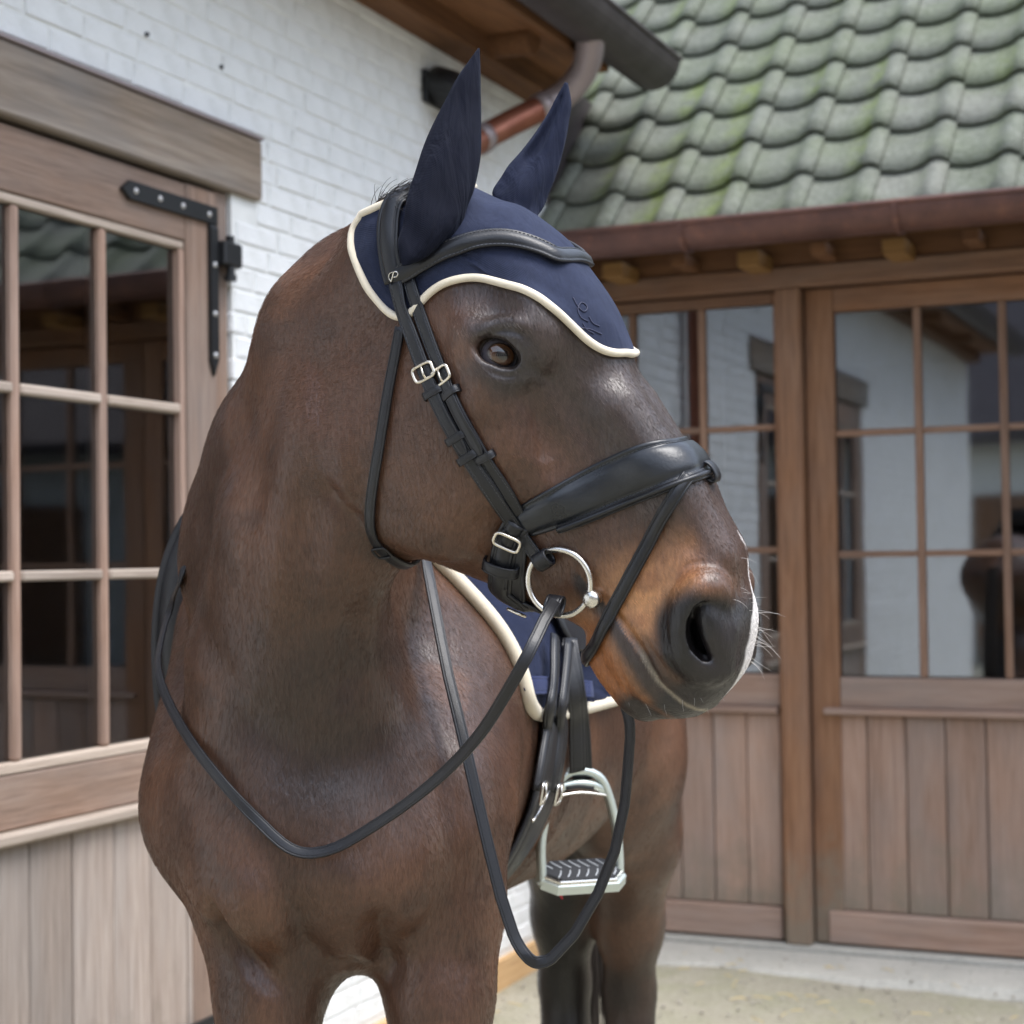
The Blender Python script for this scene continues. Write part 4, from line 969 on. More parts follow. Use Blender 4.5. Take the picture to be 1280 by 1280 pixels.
# ---- the short coat itself: fine hairs lying along the growth direction
def coat_hair(count):
    A = HV_[HF_[:, 0]]; B = HV_[HF_[:, 1]]; C_ = HV_[HF_[:, 2]]; D_ = HV_[HF_[:, 3]]; fc = (A+B+C_+D_)/4
    fn = np.cross(C_-A, D_-B); ar = np.linalg.norm(fn, axis=1)/2; fn = nrm(fn)
    vis_ = ((CAM-fc)*fn).sum(1) > -.05*np.linalg.norm(CAM-fc, axis=1)
    h = to_head(fc); ishd = (fc[:, 1] < 2.08) & (h[:, 1] > -.37) & (h[:, 0] > -.30)
    w_ = ar*np.where(vis_, 1.0, .15)*np.where(fc[:, 1] > 2.75, .25, 1.0)*np.where(ishd, 1.7, 1.0)*(fc[:, 2] > .55)
    for (E, ex, ey, en) in EYES:
        q = fc-E; w_ = w_*np.where(np.hypot(q@ex*.75, q@ey) < .0215, 0, 1)
    nos = np.hypot((h[:, 0]-.312)/1.15, h[:, 1]+.088) < .034; w_ = w_*np.where(nos & ishd, .12, 1)
    cum = np.cumsum(w_); f = np.searchsorted(cum, rng.uniform(0, cum[-1], count)); f = np.minimum(f, len(fc)-1)
    a, b = rng.uniform(size=(2, count, 1)); P = (A[f]*(1-a)+B[f]*a)*(1-b)+(D_[f]*(1-a)+C_[f]*a)*b; n_ = fn[f]
    hh = to_head(P); hd = ishd[f]
    flow = np.where(hd[:, None], HU*1.0+HV*(-.55)*sstep(-.1, -.25, hh[:, 1])[:, None]-HU*1.25*sstep(-.10, -.22, hh[:, 1])[:, None]*sstep(.1, -.05, hh[:, 0])[:, None], np.array([-.12, .25, -1.0]))
    flow = flow+.22*np.stack([vnoise(P, 22, s_)-.5 for s_ in (31, 32, 33)], 1)*2+rng.normal(0, .07, (count, 3))
    t_ = nrm(flow-n_*(flow*n_).sum(1)[:, None]); L = np.where(hd, np.interp(hh[:, 0], [-.2, .15, .25, .33], [.0075, .0065, .0050, .0030]), .0095)*rng.uniform(.6, 1.25, count)
    L = L[:, None]; P0 = P-n_*.0006; P1 = P+t_*L*.5+n_*L*.075; P2 = P+t_*L+n_*L*.06
    cv = bpy.data.hair_curves.new('coat_hair'); cv.add_curves([3]*count)
    pos = np.stack([P0, P1, P2], 1)-np.array(horse.location); cv.attributes['position'].data.foreach_set('vector', pos.astype(np.float32).ravel())
    rad = np.repeat(rng.uniform(.00008, .00014, count), 3)*np.tile([1, .9, .25], count)
    ra = cv.attributes.get('radius') or cv.attributes.new('radius', 'FLOAT', 'POINT'); ra.data.foreach_set('value', rad.astype(np.float32))
    col = HC_[HF_[f, 0]]*rng.uniform(.75, 1.85, (count, 1)); ca_ = cv.attributes.new('coat', 'FLOAT_COLOR', 'CURVE')
    ca_.data.foreach_set('color', np.concatenate([col, np.ones((count, 1))], 1).astype(np.float32).ravel())
    cv.materials.append(m_hair); o = bpy.data.objects.new('coat_hair', cv); COL.objects.link(o); o.parent = horse; tag(o, kind='stuff')
m_hair, nt, b = mat_new('coat_hair'); at2 = N(nt, 'ShaderNodeAttribute', attribute_name='coat'); nt.links.new(at2.outputs['Color'], b.inputs['Base Color'])
b.inputs['Roughness'].default_value = .34; b.inputs['Specular IOR Level'].default_value = .6
coat_hair(170000)

# ---- eyeballs
m_eye, nt, b = mat_new('eye'); vec = coords(nt, (1, 1, 1))
g = N(nt, 'ShaderNodeTexGradient', gradient_type='SPHERICAL')
mp = N(nt, 'ShaderNodeMapping'); tc = N(nt, 'ShaderNodeTexCoord'); nt.links.new(tc.outputs['Object'], mp.inputs[0])
sx = N(nt, 'ShaderNodeSeparateXYZ'); nt.links.new(tc.outputs['Object'], sx.inputs[0])
mp.inputs['Scale'].default_value = (55, 72, 0.0); nt.links.new(mp.outputs[0], g.inputs[0])
colr = ramp(nt, g.outputs[0], [(0.0, (.11, .10, .115)), (.10, (.075, .065, .07)), (.17, (.020, .012, .009)), (.30, (.085, .038, .017)), (.55, (.052, .024, .012)), (.70, (.004, .004, .005)), (1, (.002, .002, .003))])
nt.links.new(colr, b.inputs['Base Color']); b.inputs['Roughness'].default_value = .06; b.inputs['Coat Weight'].default_value = 1.0; b.inputs['Coat Roughness'].default_value = .02
for (E, ex, ey, en) in EYES:
    bm = bmesh.new(); bmesh.ops.create_uvsphere(bm, u_segments=40, v_segments=24, radius=.0215)
    me = bpy.data.meshes.new('eye'); bm.to_mesh(me); bm.free(); me.polygons.foreach_set('use_smooth', [True]*len(me.polygons)); me.materials.append(m_eye)
    o = bpy.data.objects.new('eye', me); COL.objects.link(o); o.parent = horse
    # local z looks out of the socket, local x towards the nose
    R_ = Matrix((ex, ey, en)).transposed(); look = (en*.96+ex*.26).tolist()
    zc = Vector(look).normalized(); xc = (Vector(ex)-zc*Vector(ex).dot(zc)).normalized(); yc = zc.cross(xc)
    M4 = Matrix((xc, yc, zc)).transposed().to_4x4(); M4.translation = Vector(E-en*.0165)-horse.location
    o.matrix_basis = M4
# ---- whiskers and the stray mane hair at the poll
m_whisk, nt, b = mat_new('pale_whisker'); b.inputs['Base Color'].default_value = (.62, .58, .54, 1); b.inputs['Roughness'].default_value = .4
m_mane, nt, b = mat_new('black_mane'); b.inputs['Base Color'].default_value = (.03, .022, .018, 1); b.inputs['Roughness'].default_value = .45
def hair(mb, p, d, L, bend, r):
    pts = [p+d*L*t+bend*L*t*t for t in np.linspace(0, 1, 6)]
    mb.add(*tube(pts, r*np.linspace(1, .35, 6), 4, cap=False))
mb = MB()
spots = [(rng.uniform(934, 947), rng.uniform(748, 845), .028) for _ in range(30)] + [(rng.uniform(850, 918), rng.uniform(866, 886), .012) for _ in range(5)] + [(rng.uniform(775, 850), rng.uniform(878, 889), .011) for _ in range(4)] + [(rng.uniform(915, 938), rng.uniform(690, 750), .016) for _ in range(6)]
for px, py, L in spots:
    p, n = hit(px, py)
    if p is None or p[1] > 2.05: continue
    d = nrm(n*.9+HU*.35+HV*.25+rng.normal(0, .25, 3)); hair(mb, p-n*.001, d, L*rng.uniform(.4, 1.2), np.array([0, 0, -.25])+rng.normal(0, .2, 3), .00019)
tag(mb.build('whisker', m_whisk, horse, smooth=True, recalc=False), kind='stuff')
mb = MB()
for _ in range(150):
    p, n = hit(rng.uniform(462, 500), rng.uniform(243, 262))
    if p is None: continue
    t = nrm(np.array([.55, -.25, .35])+rng.normal(0, .22, 3)); hair(mb, p, nrm(t+n*.45), rng.uniform(.02, .05), np.array([.2, 0, -.35]), .00045)
tag(mb.build('mane_tuft', m_mane, horse, smooth=True, recalc=False), kind='stuff')
# tail
mb = MB()
for i in range(220):
    a = rng.uniform(0, 6.28); rr = .05*math.sqrt(rng.uniform()); x0, y0 = .15+rr*.6*math.cos(a), 3.83+.5*rr*math.sin(a)
    sp = rng.normal(0, .009, 2); L = rng.uniform(.75, 1.0)
    P = [np.array([x0*(1-t)+(x0+sp[0])*t, y0+.05*math.sin(t*2.2)+sp[1]*t, 1.42-L*t]) for t in np.linspace(0, 1, 8)]
    mb.add(*tube(P, .0045*np.linspace(1, .3, 8), 4, cap=False))
tag(mb.build('tail', m_mane, horse, smooth=True, recalc=False), kind='stuff')
# hooves
m_hoof, nt, b = mat_new('hoof'); b.inputs['Base Color'].default_value = (.03, .026, .022, 1); b.inputs['Roughness'].default_value = .55
for X, Y in ((-.319, 2.215), (-.102, 2.215), (.227, 3.49), (-.028, 3.55)):
    rings = []; segs = 18
    for z, r, dy in ((.10, .040, 0), (.07, .050, -.012), (.03, .058, -.028), (0.0, .062, -.036)):
        rings += [(X+r*.92*math.cos(2*math.pi*k/segs), Y+dy+r*math.sin(2*math.pi*k/segs), z) for k in range(segs)]
    fs = [(i*segs+k, i*segs+(k+1) % segs, (i+1)*segs+(k+1) % segs, (i+1)*segs+k) for i in range(3) for k in range(segs)] + [tuple(range(segs)), tuple(range(3*segs, 4*segs))]
    mesh_obj('hoof', rings, fs, m_hoof, horse, smooth=True, recalc=True)
# ================================================================== TACK
def leather(name, col, rough, grain=420, coat=.0):
    m, nt, b = mat_new(name); vec = coords(nt)
    n1 = noise(nt, vec, grain, 4, .6); n2 = noise(nt, vec, 26, 4, .6)
    nt.links.new(ramp(nt, n2, [(.25, tuple(c*.75 for c in col)), (.8, tuple(c*1.45 for c in col))]), b.inputs['Base Color'])
    nt.links.new(math_n(nt, 'ADD', math_n(nt, 'MULTIPLY', n2, .22), rough-.11), b.inputs['Roughness'])
    b.inputs['Coat Weight'].default_value = coat; b.inputs['Coat Roughness'].default_value = .25
    bump(nt, b, math_n(nt, 'ADD', n1, math_n(nt, 'MULTIPLY', n2, .8)), .22, .0012); return m
m_lea = leather('black_leather', (.0095, .010, .0125), .36)
m_pad = leather('padded_black_leather', (.015, .017, .021), .31, 300)
m_rein = leather('rein_leather', (.0105, .0105, .013), .42)
m_sadl = leather('saddle_leather', (.010, .010, .012), .42, 260)
def metal(name, col, rough):
    m, nt, b = mat_new(name); b.inputs['Base Color'].default_value = (*col, 1); b.inputs['Metallic'].default_value = 1
    vec = coords(nt); n1 = noise(nt, vec, 90, 4, .6)
    nt.links.new(math_n(nt, 'ADD', math_n(nt, 'MULTIPLY', n1, .2), rough-.08), b.inputs['Roughness']); bump(nt, b, n1, .05, .001); return m
m_steel = metal('polished_steel', (.72, .69, .64), .24)
m_nickel = metal('buckle_nickel', (.74, .68, .58), .26)
m_alu = metal('pale_green_aluminium', (.63, .69, .655), .34); m_alu.node_tree.nodes['Principled BSDF'].inputs['Metallic'].default_value = .78
def cloth(name, col, wscale=1500, rough=.85, sheen=.35, var=.25):
    m, nt, b = mat_new(name); vec = coords(nt)
    n1 = noise(nt, vec, 22, 4, .6); n2 = noise(nt, vec, 160, 3, .6)
    w1 = N(nt, 'ShaderNodeTexWave', Scale=wscale/6.28, Distortion=1.0); w1.bands_direction = 'DIAGONAL'; nt.links.new(vec, w1.inputs['Vector'])
    nt.links.new(ramp(nt, math_n(nt, 'ADD', math_n(nt, 'MULTIPLY', n1, .6), math_n(nt, 'MULTIPLY', n2, .4)), [(.3, tuple(c*(1-var) for c in col)), (.7, tuple(c*(1+var) for c in col))]), b.inputs['Base Color'])
    b.inputs['Specular IOR Level'].default_value = .18
    b.inputs['Roughness'].default_value = rough; b.inputs['Sheen Weight'].default_value = sheen*.5; b.inputs['Sheen Roughness'].default_value = .5; b.inputs['Sheen Tint'].default_value = (.6, .68, 1, 1)
    bump(nt, b, math_n(nt, 'ADD', w1.outputs['Fac'], math_n(nt, 'MULTIPLY', n1, 2.0)), .25, .0007); return m
m_navy = cloth('navy_cloth', (.020, .0255, .051), sheen=.14)
def fold_cloth(m, strength):
    nt = m.node_tree; b = nt.nodes['Principled BSDF']; old = b.inputs['Normal'].links[0].from_node
    vec = coords(nt, (34, 34, 9), rot=(0, .55, 0)); n = noise(nt, vec, 1.0, 3, .5, 1.2)
    bp = N(nt, 'ShaderNodeBump', Strength=strength, Distance=.012); nt.links.new(n, bp.inputs['Height']); nt.links.new(old.outputs[0], bp.inputs['Normal']); nt.links.new(bp.outputs[0], b.inputs['Normal'])
m_navy2 = cloth('navy_cloth_shaded', (.0038, .005, .0125), var=.2, sheen=.05)  # near sleeve: same navy cloth, darkened to paint in its shaded side
m_navy3 = cloth('navy_cloth_half_shaded', (.0105, .0140, .032), sheen=.08); fold_cloth(m_navy2, .75); fold_cloth(m_navy3, .6); fold_cloth(m_navy, .22)  # far sleeve: same navy cloth, lighter shade put into the colour
m_quilt = cloth('navy_quilted_cotton', (.010, .0145, .038), sheen=.08)
m_pipe = cloth('cream_piping', (.74, .66, .52), 2600, .8, .2, .08)

def surf(p, bv=None):
    q, n, i, d = (bv or BV).find_nearest(Vector(p)); return np.array(q), np.array(n)
def mirr(p): h = to_head(p); h[..., 2] *= -1; return HT+h@HB
def on_body(pix, n, lift, smooth=4, bv=None, tail3=None):
    """pixel polyline -> points lying on the body (lifted) + smoothed normals"""
    P = []
    for q in resample(pix, n):
        p, nn = hit(q[0], q[1], bv)
        if p is not None: P.append(p)
    P = np.array(P)
    if tail3 is not None: P = np.vstack([P, tail3])
    return settle(P, n, lift, smooth, bv)
def settle(P, n, lift, smooth=4, bv=None, closed=False):
    P = resample(P, n); S_ = [surf(p, bv) for p in P]; Q = np.array([s[0] for s in S_]); Nn = np.array([s[1] for s in S_])
    for _ in range(smooth):
        if closed: Nn = nrm(Nn+.5*np.roll(Nn, 1, 0)+.5*np.roll(Nn, -1, 0)); L_ = Q+lift*0; Q = .5*Q+.25*np.roll(Q, 1, 0)+.25*np.roll(Q, -1, 0)
        else:
            Nn[1:-1] = nrm(Nn[1:-1]+.5*Nn[:-2]+.5*Nn[2:]); Q[1:-1] = .5*Q[1:-1]+.25*Q[:-2]+.25*Q[2:]
    return Q+Nn*lift, Nn
def near_pts(pix, n=24, wmax=.0):
    out = []
    for q in resample(pix, n):
        p, nn = hit(q[0], q[1])
        if p is not None and to_head(p)[2] < wmax and p[1] < 2.12: out.append(p)
    return np.array(out)

# ------------------------------------------------------------------ ear bonnet
bonnet = empty('ear_bonnet', hw(-.2, 0, 0), 'navy cloth ear bonnet edged in cream piping over the ears and forehead', 'ear bonnet')
# edge of the cap on the near side, traced from the tip on the forehead round behind the ear to the poll
front = near_pts([(768, 444), (752, 440), (735, 430), (712, 408), (688, 388), (655, 366), (625, 353), (590, 348), (560, 354), (540, 366), (525, 382), (512, 396)], 60, .01)
back = near_pts([(512, 396), (498, 397), (478, 383), (460, 360), (447, 335), (441, 308), (446, 285), (458, 268)], 40, .02)
AXV = -.15
def cyl(p):
    h = to_head(p); return np.stack([h[..., 0], np.arctan2(-h[..., 2], h[..., 1]-AXV)], -1)      # u and angle round the head's axis
NT, NU = 97, 56
def half_edge(c, start, n=49):
    c = np.vstack([start, c]); c = resample(c, 200)
    for _ in range(40): c[1:-1] = .5*c[1:-1]+.25*c[:-2]+.25*c[2:]
    return resample(c[::4], n)
fe_, be_ = half_edge(cyl(front), [[.003, 0.0]]), half_edge(cyl(back)[::-1], [[-.262, 0.0]])
def cast_in(u, th, bv=None):
    dirv = HV*math.cos(th)-HL*math.sin(th); o = hw(u, AXV, 0)
    p, n, i, d = (bv or BV).ray_cast(Vector(o+dirv*.6), Vector(-dirv)); return np.array(p), np.array(n)
G = np.zeros((NT, NU, 3)); GN = np.zeros((NT, NU, 3))
for i in range(NT):
    k = abs(i-48); sg = 1 if i >= 48 else -1
    for j, s in enumerate(np.linspace(0, 1, NU)):
        q = be_[k]*(1-s)+fe_[k]*s; G[i, j], GN[i, j] = cast_in(q[0], sg*q[1])
        c = HT+HU*q[0]+HV*AXV; G[i, j] += nrm(.6*GN[i, j]+.4*nrm(G[i, j]-c))*.0045
# soft creases in the cloth
for i in range(NT):
    for j in range(NU):
        wv = .0010*math.sin(i*.55+j*.21)*math.sin(j*.13+1)+.0008*math.sin(i*.23-j*.35); G[i, j] += GN[i, j]*wv*min(1, j/8, (NU-1-j)/8)
GN = np.zeros_like(G); gx = np.gradient(G, axis=0); gy = np.gradient(G, axis=1); GN = nrm(np.cross(gx, gy))
if (GN[NT//2, NU//2]@HV) < 0: GN = -GN
mb = MB(); idx = lambda i, j: i*NU+j
mb.add(G.reshape(-1, 3), [(idx(i, j), idx(i+1, j), idx(i+1, j+1), idx(i, j+1)) for i in range(NT-1) for j in range(NU-1)])
n0 = NT*NU
mb.v += [tuple(p) for p in (G-GN*.0035).reshape(-1, 3)]
mb.f += [(n0+idx(i, j), n0+idx(i, j+1), n0+idx(i+1, j+1), n0+idx(i+1, j)) for i in range(NT-1) for j in range(NU-1)]
mb.build('cap', m_navy, bonnet, smooth=True)
edge_f = G[:, -1]; edge_b = G[::-1, 0]
loop = np.vstack([edge_f, edge_b]); loop = resample(np.vstack([loop, loop[:1]]), 260)[:-1]
mb = MB().add(*tube(loop, .0046, 10, closed=True)); mb.build('piping', m_pipe, bonnet, smooth=True, recalc=False)
CAPV = G.reshape(-1, 3); CAPB = BVHTree.FromPolygons([Vector(p) for p in CAPV], [tuple(q) for q in mb.f[:0]] + [(idx(i, j), idx(i+1, j), idx(i+1, j+1), idx(i, j+1)) for i in range(NT-1) for j in range(NU-1)])
# ear sleeves: (left edge, right edge, depth) up the ear
def sleeve(rows, dep, opening, seed):
    rows = np.array(rows, float); R_ = resample(rows, 64); seg = 64; V = []; r2 = np.random.default_rng(seed); n = len(R_)
    ph = r2.uniform(0, 6.28, 6)
    for i, (lx, ly, rx, ry, Y) in enumerate(R_):
        a, b = at(lx, ly, Y), at(rx, ry, Y); c = (a+b)/2; ax = (b-a)/2; r = np.linalg.norm(ax); ax = ax/max(r, 1e-6); t = i/(n-1)
        dv = nrm(np.cross(ax, nrm(at(*(R_[min(i+1, n-1), :2]), Y)-at(*(R_[max(i-1, 0), :2]), Y))))
        if dv[1] > 0: dv = -dv
        for k in range(seg):
            w = 2*math.pi*k/seg; rr = r
            wr = 1+(.10*math.sin(26*t+ph[0]+3.2*math.cos(w)+1.5*math.sin(w))*max(0, 1-t*1.9)**1.2+.05*math.sin(w*4+t*11+ph[1])*(1-t)+.03*math.sin(w*7-t*9+ph[2]))*min(1, t*7)
            for m_ in range(7):
                wf = math.radians(25+22*m_)+(.9-.25*m_)*t+ph[3]*.02; wr += max(0, 1-t/(.42+.05*(m_ % 3)))*(.075 if m_ % 2 else .055)*math.exp(-((w-wf)/.11)**2)*min(1, t*10)
            d2 = dep*r*math.sin(w)
            # the hollow of the ear: a fold pressed into one flank
            f = math.exp(-((1-math.cos(w-opening))/.07)**1.0)*(1/(1+math.exp(-(t-.42)*16)))*min(1, (1-t)*9)
            V.append(c+ax*r*math.cos(w)*wr*(1-.12*f)+dv*d2*wr*(1-.85*f))
    Fc = [(i*seg+k, i*seg+(k+1) % seg, (i+1)*seg+(k+1) % seg, (i+1)*seg+k) for i in range(n-1) for k in range(seg)]
    Fc.append(tuple((n-1)*seg+k for k in range(seg)))
    return V, Fc
MB().add(*sleeve([(503, 332, 512, 331, 1.885), (499, 318, 538, 318, 1.89), (501, 285, 577, 278, 1.90), (507, 250, 588, 250, 1.905), (521, 208, 597, 212, 1.91), (536, 170, 601, 180, 1.915), (553, 134, 602, 148, 1.92), (571, 98, 601, 112, 1.92), (586, 76, 600.5, 84, 1.92), (597.5, 60, 599.5, 60.5, 1.92)], .62, 4.6, 3)).build('ear_sleeve', m_navy2, bonnet, smooth=True)
MB().add(*sleeve([(660, 284, 672, 280, 2.045), (640, 266, 673, 272, 2.05), (617, 246, 674, 262, 2.06), (630, 217, 688, 238, 2.065), (650, 191, 700, 207, 2.07), (669, 166, 707, 177, 2.07), (684, 143, 711, 151, 2.07), (695, 122, 714, 129, 2.07), (706, 103, 710, 104, 2.07)], .66, 2.05, 5)).build('ear_sleeve', m_navy3, bonnet, smooth=True)
# embroidered curl on the tip of the cap
mb = MB()
for pth in ([(716, 372), (722, 383), (730, 390), (734, 384), (727, 378), (722, 386), (726, 397), (735, 402)], [(736, 396), (741, 404), (749, 408)], [(712, 402), (724, 409), (738, 412), (752, 418)], [(728, 404), (733, 412), (742, 417)]):
    P = [hit(*q, bv=CAPB) for q in resample(pth, 24)]; P = [p+n*(.0004 if n@HV > 0 else -.0004) for p, n in P if p is not None]
    if len(P) > 4: mb.add(*tube(P, .0009, 5))
m_thr, nt, b = mat_new('dark_thread'); b.inputs['Base Color'].default_value = (.014, .018, .05, 1); b.inputs['Roughness'].default_value = .6
mb.build('embroidery', m_thr, bonnet, smooth=True, recalc=False)

# a combined surface (body + cap) for straps that run over both
def joined_bvh():
    V = [Vector(p) for p in HV_]+[Vector(p) for p in CAPV]; nb = len(HV_)
    return BVHTree.FromPolygons(V, [tuple(int(k) for k in q) for q in HF_]+[(nb+idx(i, j), nb+idx(i+1, j), nb+idx(i+1, j+1), nb+idx(i, j+1)) for i in range(NT-1) for j in range(NU-1)])
BJ = joined_bvh()

# ------------------------------------------------------------------ bridle
bridle = empty('bridle', hw(0, -.15, 0), 'black leather bridle with padded noseband, flash strap and reins on the bay horse', 'bridle')
def both(name, fn, mat):
    fn(1).build(name, mat, bridle, smooth=False)
def put_strap(name, P, Nn, w, th, mat=m_lea, pad=0.0, closed=False, cs=None, parent=None):
    return MB().add(*strap(P, Nn, w, th, 0, pad, closed, cs)).build(name, mat, parent or bridle, smooth=True)
def pxpath(pix, n, bv=None, wmax=9):
    out = []
    for q in resample(pix, n):
        p, nn = hit(q[0], q[1], bv)
        if p is not None and p[1] < 2.045: out.append(p)
    return np.array(out)
def full_loop(P):       # near half -> near + mirrored far half
    return np.vstack([P, mirr(P)[::-1]])
def outw(P, Nn):        # cap triangles may face either way: make the normals look away from the head's axis
    c = np.array([HT+HU*((p-HT)@HU)+HV*AXV for p in P]); s = np.sign(((P-c)*Nn).sum(1)); return Nn*np.where(s == 0, 1, s)[:, None]
def settle_j(P, n, lift, smooth=5):
    P = resample(P, n); S_ = [surf(p, BJ) for p in P]; Q = np.array([s[0] for s in S_]); Nn = outw(Q, np.array([s[1] for s in S_]))
    for _ in range(smooth):
        Nn[1:-1] = nrm(Nn[1:-1]+.5*Nn[:-2]+.5*Nn[2:]); Q[1:-1] = .5*Q[1:-1]+.25*Q[:-2]+.25*Q[2:]
    return Q+Nn*lift, Nn
m_thread, nt, b = mat_new('grey_thread'); b.inputs['Base Color'].default_value = (.085, .088, .10, 1); b.inputs['Roughness'].default_value = .6
def stitches(P, Nn, w, offs, h, step=.0046):
    mb = MB(); P = np.asarray(P); Nn = nrm(Nn); t = nrm(np.gradient(P, axis=0)); sd = nrm(np.cross(t, Nn)); w = np.broadcast_to(w, (len(P),))
    for o in offs:
        L_ = P+sd*(w*o)[:, None]+Nn*h; s = np.r_[0, np.cumsum(np.linalg.norm(np.diff(L_, axis=0), axis=1))]
        for a in np.arange(0, s[-1]-step, step):
            q = [np.array([np.interp(x, s, L_[:, k]) for k in range(3)]) for x in (a, a+step*.62)]
            mb.add(*tube(q, .00042, 4))
    tag(mb.build('stitching', m_thread, bridle, recalc=False), kind='stuff')
# headpiece over the poll
Pn = pxpath([(497, 352), (491, 330), (488, 305), (487, 285), (490, 266), (497, 250)], 26, BJ)
top3 = np.array([cast_in(-.275, .18)[0]])
P, Nn = settle_j(full_loop(np.vstack([Pn, top3])), 70, .0035); put_strap('headpiece', P, Nn, .027, .004, pad=.6)
# browband: raised edges, slightly domed middle
BCS = [(-.5, .1), (-.5, .8), (-.44, 1.1), (-.36, .9), (-.3, 1.2), (0, 1.55), (.3, 1.2), (.36, .9), (.44, 1.1), (.5, .8), (.5, .1)]
Pn = near_pts([(496, 348), (512, 341), (535, 328), (560, 316), (590, 306), (618, 303), (645, 307), (668, 315), (690, 326)], 60, -.004)
Pn = np.array([surf(p+nrm(p-hw(*(to_head(p)*[1, 0, 0]+[0, AXV, 0])))*.01, BJ)[0] for p in Pn])
P, Nn = settle_j(full_loop(Pn), 90, .004); put_strap('browband', P, Nn, .021, .0045, cs=BCS); stitches(P, Nn, .021, (-.40, .40), .0046)
BB_END = P[-1]; BB_N = Nn[-1]
# cheekpieces, both sides
def cheek(pix, n, lift, w, th, name):
    Pn = pxpath(pix, n, BJ)
    for s in (0, 1):
        P0 = mirr(Pn) if s else Pn
        P, Nn = settle_j(P0, n, lift); put_strap(name, P, Nn, w, th)
        if s == 0: keep = (P, Nn); stitches(P, Nn, w, (-.335, .335), th*.9)
    return keep
CK1 = cheek([(497, 352), (508, 392), (520, 428), (534, 466), (549, 500), (573, 548), (600, 592), (628, 632), (652, 664), (677, 698)], 60, .0045, .0165, .0042, 'cheekpiece')
CK2 = cheek([(514, 352), (524, 385), (538, 425), (556, 468), (574, 508), (597, 552), (620, 592), (638, 622), (654, 650)], 56, .0025, .0155, .0038, 'noseband_strap')
def at_par(CK, px, py):
    i = int(np.argmin(((proj(CK[0])-[px, py])**2).sum(1))); P, Nn = CK
    t = nrm(P[min(i+1, len(P)-1)]-P[max(i-1, 0)]); return P[i], Nn[i], t, nrm(np.cross(t, Nn[i]))
def frame_ring(c, n, t, s, w, h, r, lift=.003):
    """rounded rectangular buckle in the plane (t, s)"""
    pts = []
    for k in range(36):
        a = 2*math.pi*k/36; x = np.sign(math.cos(a))*abs(math.cos(a))**.45*w/2; y = np.sign(math.sin(a))*abs(math.sin(a))**.45*h/2
        pts.append(c+n*lift+s*x+t*y)
    return tube(pts, r, 8, closed=True)
def buckle(CK, px, py, w=.025, h=.017, r=.0019, lift=.006):
    c, n, t, s = at_par(CK, px, py)
    for fl in (0, 1):
        mb = MB(); f = (lambda V: [mirr(np.asarray(v)) for v in V]) if fl else (lambda V: V)
        V, Fc = frame_ring(c, n, t, s, w, h, r, lift); mb.add(f(V), Fc)
        V, Fc = tube([c+n*(lift+.001)+t*h*.5, c+n*(lift+.002), c+n*lift-t*h*.55], .0013, 6); mb.add(f(V), Fc)
        mb.build('buckle', m_nickel, bridle, smooth=True, recalc=True)
def keeper(CK, px, py, w=.021, h=.009, th=.003, lift=.0055):
    c, n, t, s = at_par(CK, px, py)
    for fl in (0, 1):
        P = np.array([c-s*w*.56-n*.002, c-s*w*.53+n*.003, c-s*w*.42+n*lift, c+n*(lift+.0006), c+s*w*.42+n*lift, c+s*w*.53+n*.003, c+s*w*.56-n*.002]); Nn = np.array([-s, -s+n*.5, n-s*.3, n, n+s*.3, s+n*.5, s])
        if fl: P = mirr(P); Nn = nrm(mirr(HT+Nn)-HT)
        P = resample(P, 14); Nn = nrm(resample(Nn, 14)); put_strap('keeper', P, Nn, h, .0022)
buckle(CK1, 532, 464); buckle(CK2, 557, 467)
for px, py in ((545, 491), (586, 571), (573, 548)): keeper(CK1, px, py)
for px, py in ((566, 489), (606, 569)): keeper(CK2, px, py)
# billet ends lying on the cheekpieces
for CK, a, b_ in ((CK1, (534, 470), (590, 580)), (CK2, (558, 472), (610, 575))):
    i0 = int(np.argmin(((proj(CK[0])-a)**2).sum(1))); i1 = int(np.argmin(((proj(CK[0])-b_)**2).sum(1)))
    for fl in (0, 1):
        P = CK[0][i0:i1]+CK[1][i0:i1]*.0036; Nn = CK[1][i0:i1]
        if fl: P = mirr(P); Nn = nrm(mirr(HT+Nn)-HT)
        w = np.full(len(P), .0150); w[-3:] = [.0135, .010, .004]; put_strap('billet', P, Nn, w, .003)
# throatlatch
Pn = np.vstack([pxpath([(504, 410), (497, 445), (488, 490), (478, 550), (468, 610), (465, 645), (468, 668)], 40)])
bot = np.array([hw(u, v, w) for u, v, w in ((.035, -.352, -.045), (.045, -.356, 0))])
P, Nn = settle(full_loop(np.vstack([Pn, bot[:1]])), 110, .004, 6); put_strap('throatlatch', P, Nn, .0125, .004)
c = P[int(np.argmin(((proj(P)-[478, 688])**2).sum(1)))]; i = int(np.argmin(((proj(P)-[478, 688])**2).sum(1)))
t = nrm(P[i+1]-P[i-1]); n = Nn[i]; MB().add(*frame_ring(c, n, t, nrm(np.cross(t, n)), .018, .020, .0016, .005)).build('throatlatch_buckle', m_sadl, bridle, smooth=True)
